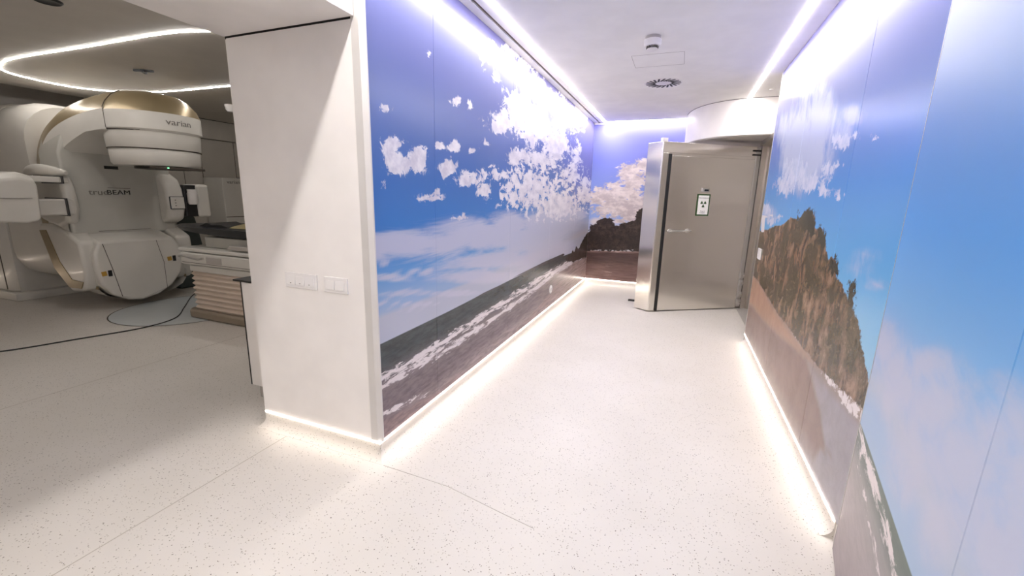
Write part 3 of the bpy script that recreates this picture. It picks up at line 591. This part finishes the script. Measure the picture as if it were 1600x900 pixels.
# ------------------------------------------------------------------ ceiling fittings
c = (-.305, 3.49)
t = thing('smoke_detector', 'small white round smoke detector on the corridor ceiling', 'smoke detector', (c[0], c[1], ZC))
obj('base', lathe([(0, ZC), (.054, ZC), (.054, ZC-.022), (.0, ZC-.022)], c), M_kick, t, smooth=True)
obj('body', lathe([(.0, ZC-.022), (.060, ZC-.022), (.060, ZC-.056), (.050, ZC-.066), (0, ZC-.066)], c), M_white, t, smooth=True)
obj('sensor_cap', lathe([(0, ZC-.080), (.036, ZC-.080), (.040, ZC-.088), (.02, ZC-.096), (0, ZC-.096)], c), M_white, t, smooth=True)
bm = bmesh.new()
for k in range(12):
    a = 2*PI*k/12; T = Matrix.Translation((c[0], c[1], 0)) @ Matrix.Rotation(a, 4, 'Z')
    box(.020, .043, -.002, .002, ZC-.082, ZC-.064, bm, T)
obj('vent_cage', bm, M_lettergrey, t)
c = (-.283, 4.804); R0 = .185
t = thing('ceiling_air_diffuser', 'round swirl air diffuser with dark radial slots in the corridor ceiling', 'air vent', (c[0], c[1], ZC))
obj('plate', lathe([(0, ZC-.004), (R0-.01, ZC-.004), (R0, ZC-.001), (R0, ZC), (0, ZC)], c, 48), M_white, t, smooth=True)
for k in range(20):
    a = 2*PI*k/20; T = Matrix.Translation((c[0], c[1], 0)) @ Matrix.Rotation(a, 4, 'Z') @ Matrix.Translation((.122, 0, 0)) @ Matrix.Rotation(.45, 4, 'Z')
    obj('slot', box(-.050, .050, -.0095, .0095, ZC-.0055, ZC-.0035, None, T), M_dark, t)
# access hatch outline: thin frame
hx0, hx1, hy0, hy1 = -.50, -.09, 3.88, 4.22
bm = box(hx0, hx0+.003, hy0, hy1, ZC-.0012, ZC, None); box(hx1-.003, hx1, hy0, hy1, ZC-.0012, ZC, bm); box(hx0, hx1, hy1-.003, hy1, ZC-.0012, ZC, bm); box(hx0, hx1, hy0, hy0+.003, ZC-.0012, ZC, bm)
tag(obj('access_hatch', bm, mat('hatch joint', lin((178, 172, 168)), .7)), 'flush square access hatch outline in the ceiling between detector and diffuser', 'hatch')
tag(obj('ceiling_sensor', lathe([(0, ZC-.008), (.018, ZC-.008), (.02, ZC)], (.76, 5.35), 16), M_white, smooth=True), 'tiny white ceiling sensor next to the curved bulkhead', 'sensor')

# ------------------------------------------------------------------ switches on the column
def switch_plate(name, label, x0, x1, z0, z1, n, dots):
    t = thing(name, label, 'switch', ((x0+x1)/2, YF, z0))
    obj('plate', box(x0, x1, YF-.009, YF, z0, z1), M_white, t, bevel=.003)
    w_ = (x1-x0); g = .014; cell = (w_-2*g)/n
    for k in range(n):
        a = x0+g+k*cell+.004; b = x0+g+(k+1)*cell-.004
        rk = obj('rocker', prism([(YF-.009, z0+.018), (YF-.0155, z0+.018), (YF-.011, z1-.018), (YF-.009, z1-.018)], a, b, 'x'), M_white, t, bevel=.001)
        if dots: obj('symbol', box((a+b)/2-.004, (a+b)/2+.004, YF-.0158, YF-.0148, z0+.026, z0+.029), M_seam, rk)
    return t
switch_plate('light_switch', 'white triple switch plate on the column, left of the double switch', -1.955, -1.732, .893, .976, 3, True)
switch_plate('light_switch', 'white double switch plate on the column near the mural corner', -1.683, -1.53, .893, .976, 2, False)
t = thing('wall_outlet', 'small pale oval cover plate low on the left beach mural', 'outlet', (XL, 4.86, .31))
bm = bmesh.new(); v = [bm.verts.new((XL+.006, 4.86+.055*math.cos(a), .31+.052*math.sin(a))) for a in [2*PI*k/20 for k in range(20)]]; fc = bm.faces.new(v)
ex = bmesh.ops.extrude_face_region(bm, geom=[fc]); bmesh.ops.translate(bm, verts=[q for q in ex['geom'] if isinstance(q, bmesh.types.BMVert)], vec=(-.006, 0, 0))
obj('plate', bm, M_white, t); obj('socket', box(XL+.006, XL+.008, 4.845, 4.875, .295, .325), M_kick, t)
t = thing('light_switch', 'white switch plate on the cliff mural beside the steel door frame', 'switch', (XR, 4.52, .90))
obj('plate', box(XR-.010, XR, 4.46, 4.60, .885, .985), M_white, t, bevel=.003)
obj('rocker', box(XR-.014, XR-.010, 4.485, 4.575, .905, .965), M_white, t, bevel=.002)

# ------------------------------------------------------------------ cabinet behind the column
cx0, cy0 = -2.615, 1.86
t = thing('cabinet', 'white base cabinet with black edged top behind the column', 'cabinet', (cx0, cy0, 0))
obj('body', box(cx0, XL-.87-.005, cy0+.012, cy0+.55, .10, .82), M_wall, t)
obj('front_panel', box(cx0+.004, XL-.87-.005, cy0, cy0+.011, .10, .815), M_wall, t)
obj('edge_strip', box(cx0-.006, cx0+.004, cy0-.002, cy0+.55, .10, .82), M_dark, t)
obj('worktop', box(cx0-.045, XL-.87-.005, cy0-.02, cy0+.56, .822, .834), M_dark, t)
obj('kick_plate', box(cx0+.03, XL-.87-.005, cy0+.03, cy0+.5, 0, .098), M_kick, t)

# ------------------------------------------------------------------ treatment machine (linear accelerator)
YC = 3.1
lin_t = thing('radiotherapy_machine', 'large white and champagne radiotherapy machine with overhanging treatment head', 'medical machine', (-6.6, YC, 0))
up_path = smooth_path([(-6.9, 0, 1.05), (-6.9, 0, 1.35), (-6.88, 0, 1.65), (-6.80, 0, 1.92), (-6.62, 0, 2.13), (-6.36, 0, 2.27), (-6.0, 0, 2.36), (-5.7, 0, 2.395), (-5.46, 0, 2.40)], 5)
lo_path = smooth_path([(-6.9, 0, 1.05), (-6.9, 0, .8), (-6.86, 0, .55), (-6.74, 0, .35), (-6.55, 0, .20), (-6.3, 0, .11), (-6.05, 0, .09)], 5)
def sweep(path, cross, wfun, sign=1):
    """cross: list of (side, inset, depthfun); returns rings across"""
    rings = []
    n = len(path)
    for i, p in enumerate(path):
        d = (path[min(i+1, n-1)]-path[max(i-1, 0)]).normalized()
        nn = Vector((d.z, 0, -d.x))*sign
        tt = i/(n-1); wv = wfun(tt); rg = []
        for (s, ins, dep) in cross:
            dd = dep(tt) if callable(dep) else dep
            q = p+nn*dd; rg.append(Vector((q.x, YC+s*(wv-ins), q.z)))
        rings.append(rg)
    return rings
wu = lambda t: .55-(.12)*min(1, max(0, (t-.15)/.7))
Dn = lambda t: .66-.23*min(1, max(0, (t-.2)/.6))
obj('top_cover', loft(sweep(up_path, [(-1, .17, .035), (-1, .3, .006), (0, 0, 0), (1, .3, .006), (1, .17, .035)], wu), False, False), M_lin, lin_t, smooth=True)
cvr = bmesh.new()
for s in (-1, 1): loft(sweep(up_path, [(s, .17, .035), (s, .10, .075), (s, .03, .16), (s, 0, lambda t: .32-.09*t)], wu), False, False, cvr)
lathe([(.26, 2.365), (.33, 2.325), (.40, 2.24), (.43, 2.16)], (-5.46, YC), 24, -PI/2, PI/2, cvr)
bmesh.ops.remove_doubles(cvr, verts=cvr.verts, dist=.004)
obj('metallic_band', cvr, M_champ, lin_t, smooth=True)
bm = bmesh.new()
for s in (-1, 1): loft(sweep(up_path, [(s, 0, lambda t: .32-.09*t), (s, 0, Dn)], wu), False, False, bm)
loft(sweep(up_path, [(-1, 0, Dn), (-1, .06, lambda t: Dn(t)+.03), (1, .06, lambda t: Dn(t)+.03), (1, 0, Dn)], wu), False, False, bm)
lathe([(.43, 2.16), (.43, 1.99), (.41, 1.968), (0, 1.965)], (-5.46, YC), 24, -PI/2, PI/2, bm)
obj('gantry_arm', bm, M_lin, lin_t, smooth=True)
obj('front_cap', lathe([(0, 2.40), (.13, 2.394), (.26, 2.365)], (-5.46, YC), 24, -PI/2, PI/2), M_lin, lin_t, smooth=True)
bm = tube([(-5.46, YC-.432, 2.18), (-5.46, YC-.432, 1.985)], .003, n=5); tube([(-5.46, YC-.265, 2.368), (-5.46, YC-.345, 2.318), (-5.46, YC-.405, 2.242), (-5.46, YC-.434, 2.18)], .004, bm, 5)
obj('cover_joint', bm, M_seam, lin_t)
# treatment head
hd = obj('treatment_head', lathe([(.415, 1.972), (.415, 1.93), (.405, 1.81), (.395, 1.795), (.398, 1.79), (.392, 1.66), (.37, 1.63), (.0, 1.625)], (-5.47, YC), 48), M_lin, lin_t, smooth=True)
obj('joint_ring', lathe([(.403, 1.806), (.409, 1.80), (.402, 1.794)], (-5.47, YC), 48), M_seam, hd)
obj('joint_ring', lathe([(.418, 1.982), (.424, 1.975), (.416, 1.968)], (-5.47, YC), 48), M_seam, hd)
obj('accessory_tray', lathe([(0, 1.626), (.25, 1.626), (.25, 1.602), (0, 1.602)], (-5.42, YC+.02), 30), M_dark, hd)
bm = box(-5.20, -5.10, YC-.24, YC+.26, 1.598, 1.622); obj('tray_rail', bm, M_seam, hd, bevel=.004)
obj('indicator_light', box(-5.10, -5.096, YC-.13, YC-.115, 1.606, 1.614), M_greenled, hd)
def bendhead(z0, r_, a0):
    return lambda c: Vector((-5.46+(r_+c.z)*math.cos(a0+c.x/r_), YC+(r_+c.z)*math.sin(a0+c.x/r_), z0+c.y))
obj('head_lettering', text_bm('varian', .088, None, .002, bendhead(2.075, .432, .02), 1.2), M_lettergrey, lin_t)
# lower sweep
wl = lambda t: .55-.09*t
bm = loft(sweep(lo_path, [(-1, 0, .16), (-1, .05, .09), (-1, .16, .03), (-1, .32, 0), (1, .32, 0), (1, .16, .03), (1, .05, .09), (1, 0, .16)], wl, -1), False, False)
obj('lower_rear_cover', bm, M_lin, lin_t, smooth=True)
for s in (-1, 1):
    obj('metallic_band', loft(sweep(lo_path, [(s, 0, .16), (s, -.004, .20), (s, -.004, lambda t: .30-.1*t)], wl, -1), False, False), M_champ, lin_t, smooth=True)
    obj('side_cover', loft(sweep(lo_path, [(s, 0, lambda t: .30-.1*t), (s, 0, lambda t: .70-.25*t)], wl, -1), False, False), M_lin, lin_t, smooth=True)
# face
bm = prism([(YC-.53, .85), (YC+.53, .85), (YC+.53, 1.2), (YC+.53, 1.75), (YC+.44, 2.02), (YC-.44, 2.02), (YC-.53, 1.75), (YC-.53, 1.2)], -6.60, -6.20, 'x')
obj('gantry_face', bm, M_face, lin_t, bevel=.03)
TX = lambda y, z, x=-6.198: frame((x, y, z), (0, 1, 0), (0, 0, 1))
obj('face_lettering', text_bm('true', .085, TX(2.86, 1.335), .003, None, 1.25), M_lettergrey, lin_t)
obj('face_lettering', text_bm('BEAM', .075, TX(3.05, 1.335), .003, None, 1.25), M_letterblack, lin_t)
obj('lettering_line', box(-6.199, -6.196, 2.95, 3.17, 1.385, 1.389), M_seam, lin_t)
obj('camera_slot', box(-6.20, -6.192, 2.95, 3.08, 1.60, 1.635), M_black, lin_t)
obj('face_joint', box(-6.2, -6.197, YC-.30, YC+.22, .895, .899), M_seam, lin_t)
# side pods that carry the imaging arms
for s in (-1, 1):
    y0 = YC+s*(.36 if s > 0 else .45); y1 = YC+s*.57
    pr = [(-6.72, 1.02), (-6.72, 1.58), (-6.25, 1.60), (-6.10, 1.52), (-6.04, 1.40), (-6.02, 1.15), (-6.08, 1.0), (-6.25, .94)]
    if s < 0: pr = [(x-.10 if x > -6.5 else x, z) for x, z in pr]
    pod = obj('side_pod', prism(pr, min(y0, y1), max(y0, y1), 'y'), M_lin, lin_t, bevel=.05, seg=4)
    yp = YC+s*.46
    if s < 0: continue
    obj('pod_panel_rim', box(-6.03, -6.012, yp-.085, yp+.09, 1.14, 1.30), M_black, pod, bevel=.01)
    obj('pod_panel', box(-6.015, -6.006, yp-.077, yp+.082, 1.148, 1.292), M_lin, pod, bevel=.008)
    for k in range(3): obj('button', box(-6.008, -6.003, yp-.03, yp-.018, 1.18+.035*k, 1.19+.035*k), M_seam, pod)
# wing on the near flank
bm = tube(smooth_path([(-6.10, YC-.53, 1.53), (-6.25, YC-.56, 1.545), (-6.45, YC-.60, 1.565), (-6.62, YC-.61, 1.55), (-6.78, YC-.60, 1.515)], 4), [.02, .03, .038, .044, .05, .054, .056, .058, .058, .056, .054, .05, .044, .036, .026, .016, .004], n=14)
obj('flank_wing', bm, M_lin, lin_t, smooth=True)
# flank slots that hold the left imaging arm
yf = YC-.574
for zz0, zz1 in ((1.42, 1.50), (1.08, 1.27)):
    sl = obj('flank_slot', box(-6.52, -6.08, yf-.002, yf+.008, zz0, zz1), M_black, lin_t, bevel=.01)
    obj('slot_cover', box(-6.52, -6.12, yf-.006, yf+.004, zz0+.012, zz1-.012), M_lin, sl, bevel=.006)
# lower fender and front counterweight cover
fl = smooth_path([(-6.78, 0, .98), (-6.5, 0, 1.0), (-6.3, 0, .93), (-6.16, 0, .86)], 4)
for s in (-1, 1):
    y0, y1 = YC+s*.38, YC+s*.575
    bm = prism([(-6.80, .93), (-6.74, .985), (-6.5, .985), (-6.25, .91), (-6.02, .80), (-6.0, .45), (-6.1, .25), (-6.35, .22), (-6.62, .45)], min(y0, y1), max(y0, y1), 'y')
    fd = obj('lower_fender', bm, M_lin, lin_t, bevel=.045, seg=4)
    yo = YC+s*.577
    obj('metallic_band', prism([(-6.76, .90), (-6.60, .47), (-6.36, .27), (-6.12, .28), (-6.06, .36), (-6.28, .37), (-6.46, .56), (-6.62, .91)], yo-.004, yo+.004, 'y'), M_champ, fd, bevel=.003)
bul = [(2.66, .79), (3.42, .79), (3.50, .66), (3.515, .52), (3.46, .34), (3.34, .20), (3.18, .11), (3.0, .075), (2.86, .10), (2.72, .19), (2.63, .32), (2.60, .5), (2.61, .68)]
bm = bmesh.new()
def bring(x, k, dz): return [Vector((x, YC-.03+(y-YC+.03)*k, z+(dz if z > .7 else 0))) for y, z in bul]
loft([bring(-6.45, .98, .12), bring(-6.25, 1.0, .10), bring(-5.98, 1.0, .015), bring(-5.95, .985, 0)], True, True, bm)
cw = obj('counterweight_cover', bm, M_lin, lin_t, bevel=.03, seg=3)
XF = -5.95
pan = [(2.70, .775), (3.22, .775), (3.27, .50), (3.265, .175), (3.0, .095), (2.80, .155), (2.75, .5)]
# panel outline as fine dark joint, panel itself slightly proud
obj('panel_joint', prism([(y+(-.006 if y < 3 else .006), z) for y, z in pan], XF-.001, XF+.002, 'x'), M_seam, cw)
obj('service_panel', prism(pan, XF, XF+.0045, 'x'), M_lin, cw, bevel=.002)
for y_, z_ in ((2.69, .44), (3.365, .53)):
    obj('release_slot', box(XF-.01, XF+.004, y_+.012, y_+.05, z_-.035, z_+.035), M_black, cw, bevel=.004)
    obj('brass_latch', prism([(y_-.05, z_+.025), (y_-.005, z_+.03), (y_+.0, z_-.02), (y_-.045, z_-.025)], XF, XF+.006, 'x'), M_gold, cw)
# rear hood and stand
def yzring(x, hw, z0, z1, rt=.35, rb=.1, n=6):
    P = []
    for cx_, cz_, a0, rr in ((hw-rt, z1-rt, 0, rt), (-hw+rt, z1-rt, PI/2, rt), (-hw+rb, z0+rb, PI, rb), (hw-rb, z0+rb, 3*PI/2, rb)):
        for k in range(n+1):
            a = a0+PI/2*k/n; P.append(Vector((x, YC+cx_+rr*math.cos(a), cz_+rr*math.sin(a))))
    return P
obj('rear_hood', loft([yzring(-7.46, .57, .30, 2.34, .40, .3), yzring(-7.1, .57, .30, 2.34, .40, .3), yzring(-6.80, .53, .32, 2.28, .38, .3)]), M_lin, lin_t, smooth=True)
st = obj('stand', loft([yzring(-8.6, .62, 0.10, 2.30, .45, .02), yzring(-7.6, .62, .10, 2.36, .45, .02), yzring(-7.5, .58, .10, 2.34, .42, .02)]), M_lin, lin_t, smooth=True)
obj('stand_joint', box(-7.70, -7.68, YC-.624, YC-.60, .12, 1.9), M_seam, st)
obj('stand_handle', tube([(-7.98, YC-.625, .60), (-7.98, YC-.655, .60), (-7.98, YC-.655, .80), (-7.98, YC-.625, .80)], .008, n=6), M_seam, st)
obj('stand_base', box(-8.6, -7.40, YC-.66, YC+.66, 0, .10), M_lin, lin_t, bevel=.012)
# left imaging arm (detector) and right imaging arm (x-ray source)
ia = obj('imaging_detector', loft([[Vector((x, y, z)) for x, y, z in ((-6.42, y_, z0), (-5.93, y_, z0+.01), (-5.90, y_, z1-.06), (-5.95, y_, z1), (-6.42, y_, z1))] for y_, z0, z1 in ((1.76, 1.10, 1.42), (1.82, 1.05, 1.47), (2.14, 1.02, 1.52), (2.23, 1.04, 1.49), (2.255, 1.08, 1.45))]), M_lin, lin_t, bevel=.02, seg=3)
obj('detector_joint', box(-5.912, -5.898, 1.84, 2.20, 1.27, 1.274), M_lettergrey, ia)
obj('imaging_arm', box(-6.45, -6.12, 2.20, 2.60, 1.09, 1.26), M_lin, lin_t, bevel=.02)
obj('imaging_arm', box(-6.45, -6.14, 2.20, 2.60, 1.43, 1.49), M_lin, lin_t, bevel=.01)
xs = obj('xray_source', box(-6.35, -6.02, 3.66, 3.83, 1.04, 1.45), M_black, lin_t, bevel=.015)
obj('source_cap', box(-6.34, -5.99, 3.80, 3.97, 1.03, 1.46), M_lin, xs, bevel=.04, seg=4)
obj('tube_lens', tube([(-5.985, 3.735, 1.395), (-5.985, 3.735, 1.35), (-5.985, 3.735, 1.345), (-5.985, 3.735, 1.22), (-5.985, 3.735, 1.20)], [.052, .052, .058, .058, .045], n=18), M_white, xs, smooth=True)
obj('imaging_arm', box(-6.4, -6.1, 3.55, 3.70, 1.06, 1.40), M_face, lin_t, bevel=.02)

# ------------------------------------------------------------------ couch
ct = thing('treatment_couch', 'white treatment couch with black top and pleated bellows base', 'treatment couch', (-4.4, 3.2, 0))
Y0, Y1 = 2.93, 3.47
obj('base_cover', prism([(-5.02, Y0+.03), (-4.95, Y0-.03), (-2.9, Y0-.03), (-2.9, Y1+.03), (-4.95, Y1+.03), (-5.02, Y1-.03)], 0, .10), M_foot, ct, bevel=.03, seg=3)
rings = []
for k in range(17):
    z = .10+.43*k/16; o_ = .022 if k % 2 else 0.0
    rings.append([Vector((x, y, z)) for x, y in ((-4.86-o_, Y0+.015-o_), (-2.95, Y0+.015-o_), (-2.95, Y1-.015+o_), (-4.86-o_, Y1-.015+o_))])
obj('bellows', loft(rings), M_bellow, ct, bevel=.004)
obj('skirt_ledge', box(-4.88, -2.93, Y0-.012, Y1+.01, .53, .60), M_lin, ct, bevel=.012)
obj('carriage', box(-4.98, -2.88, Y0-.03, Y1+.03, .605, .735), M_lin, ct, bevel=.015)
obj('carriage_rail', box(-5.02, -2.9, Y0-.02, Y1+.02, .742, .785), M_lin, ct, bevel=.015)
cp = obj('control_recess', box(-4.56, -4.33, Y0-.034, Y0-.028, .64, .705), M_kick, ct)
obj('carriage_joint', box(-4.95, -2.9, Y0-.032, Y0-.029, .628, .632), M_seam, ct)
obj('chrome_handle', tube([(-4.98, Y0-.04, .69), (-4.9, Y0-.055, .70), (-4.66, Y0-.055, .675), (-4.60, Y0-.035, .69)], .011, n=8), M_alu, ct, smooth=True)
obj('lift_plate', box(-4.75, -2.95, Y0+.10, Y1-.10, .785, .90), M_face, ct, bevel=.01)
obj('side_tray', prism([(-4.28, .80), (-4.22, .845), (-3.0, .845), (-3.0, .80)], Y0-.01, Y0+.05, 'y'), M_kick, ct, bevel=.01)
top = loft([[Vector((x, 3.2+s*hw, z)) for s, z in ((-1, z1), (-.7, z1+.012), (.7, z1+.012), (1, z1), (.8, z0), (-.8, z0))] for x, hw, z0, z1 in ((-5.36, .015, .985, .995), (-5.26, .14, .975, 1.0), (-5.1, .22, .955, 1.0), (-4.8, .26, .935, 1.0), (-4.2, .265, .915, 1.0), (-2.8, .265, .91, 1.0))])
obj('table_top', top, M_carbon, ct, smooth=True)
tag(obj('immobilisation_board', prism([(-4.80, 1.013), (-4.68, 1.05), (-4.60, 1.035), (-4.45, 1.04), (-4.36, 1.02), (-4.34, 1.013)], 3.02, 3.36, 'y'), M_black, bevel=.006), 'low black positioning board lying on the black couch top', 'positioning board')
tag(obj('headrest_wedge', loft([[Vector((x, y, z)) for y, z in ((3.0, 1.014), (3.3, 1.014), (3.25, zt), (3.05, zt))] for x, zt in ((-4.30, 1.03), (-4.15, 1.06), (-4.0, 1.085), (-3.8, 1.09))]), mat('translucent tan plastic', lin((150, 138, 100)), .3), smooth=True), 'curved tan plastic wedge on the couch top beside the column', 'headrest')

# ------------------------------------------------------------------ other things in the treatment room
t = thing('equipment_cabinet', 'tall white equipment cabinet with lettering against the back wall', 'equipment cabinet', (-7.3, 5.3, 0))
obj('body', box(-7.68, -7.20, 5.0, 5.75, 0, 1.60), M_lin, t, bevel=.015)
obj('panel_joint', box(-7.202, -7.196, 5.0, 5.75, .94, .95), M_seam, t)
obj('cabinet_lettering', text_bm('varian', .085, TX(5.19, 1.53, -7.197), .003, None, 1.15), M_lettergrey, t)
obj('top_strip', box(-7.3, -7.2, 5.33, 5.6, 1.60, 1.612), M_black, t)
tag(obj('equipment_cover', prism([(3.74, 0), (4.06, 0), (4.12, .62), (4.06, 1.02), (3.78, 1.04), (3.74, .7)], -6.75, -6.5, 'x'), M_greendark, bevel=.03), 'dark green grey cover standing behind the right side of the machine', 'equipment cover')  # dark block put in where the shaded area behind the machine lies
t = thing('waste_bin', 'small pale bin with black base on the floor behind the couch', 'bin', (-7.2, 4.35, 0))
obj('body', lathe([(0, .04), (.09, .04), (.10, .36), (0, .36)], (-7.2, 4.36), 24), M_peach, t, smooth=True)
obj('base', lathe([(0, 0), (.13, 0), (.13, .035), (.1, .045), (0, .045)], (-7.2, 4.36), 24), M_black, t, smooth=True)
bm = box(-.09, .09, -.010, .010, ZC-.02, ZC, None, Matrix.Translation((-5.167, 2.917, 0)) @ Matrix.Rotation(.5, 4, 'Z')); box(-.05, .05, -.012, .012, ZC-.03, ZC-.008, bm, Matrix.Translation((-5.167, 2.917, 0)) @ Matrix.Rotation(2.3, 4, 'Z'))
tag(obj('ceiling_bracket', bm, M_black), 'small black cross shaped bracket in the middle of the treatment room ceiling', 'bracket')
tag(obj('ceiling_spotlight', lathe([(0, ZC-.006), (.055, ZC-.006), (.065, ZC-.012), (.075, ZC-.004), (.075, ZC), (0, ZC)], (-3.91, 1.715), 30), M_black, smooth=True), 'round black unlit downlight in the treatment room ceiling', 'downlight')
t = thing('security_camera', 'small white dome camera on the treatment room ceiling beside the column', 'security camera', (-6.0, 4.38, ZC))
obj('base', lathe([(0, ZC), (.075, ZC), (.075, ZC-.03), (0, ZC-.03)], (-6.0, 4.41), 24), M_white, t, smooth=True)
obj('dome', lathe([(.07, ZC-.03), (.066, ZC-.06), (.045, ZC-.09), (0, ZC-.10)], (-6.0, 4.41), 24), M_white, t, smooth=True)
cab = smooth_path([(-5.6, 1.30, .006), (-5.27, 1.572, .006), (-5.10, 2.02, .006), (-4.97, 2.45, .006), (-5.05, 2.80, .006), (-5.42, 3.12, .006), (-5.9, 3.50, .006), (-6.4, 3.95, .006), (-7.1, 4.25, .006)], 8)
tag(obj('floor_cable', tube(cab, .0065, n=6), M_black, smooth=True), 'thin black cable trailing across the treatment room floor', 'cable')
# turntable disc and weld seams in the floor
M_disc = mat('pale floor disc', lin((196, 200, 200)), .3)
cc = (-5.35, 3.15); RR = .72
tag(obj('floor_turntable', lathe([(0, .003), (RR, .003), (RR, 0)], cc, 64), M_disc), 'pale round turntable plate set in the floor under the couch', 'turntable')
struct('trim_9', lathe([(RR, .0035), (RR+.012, .0035)], cc, 64), M_seam)
bm = bmesh.new()
for x in (-2.012, -3.892): box(x, x+.004, -3.1, 5.5, 0, .0007, bm)
M_weld = mat('floor weld seam', lin((172, 164, 152)), .5)
struct('trim_10', bm, M_weld)
bm = tube([(-1.32, 1.60, 0), (-.93, 1.59, 0), (-.62, 1.53, 0), (-.45, 1.50, 0)], .0018, n=4)
struct('trim_11', bm, M_weld)
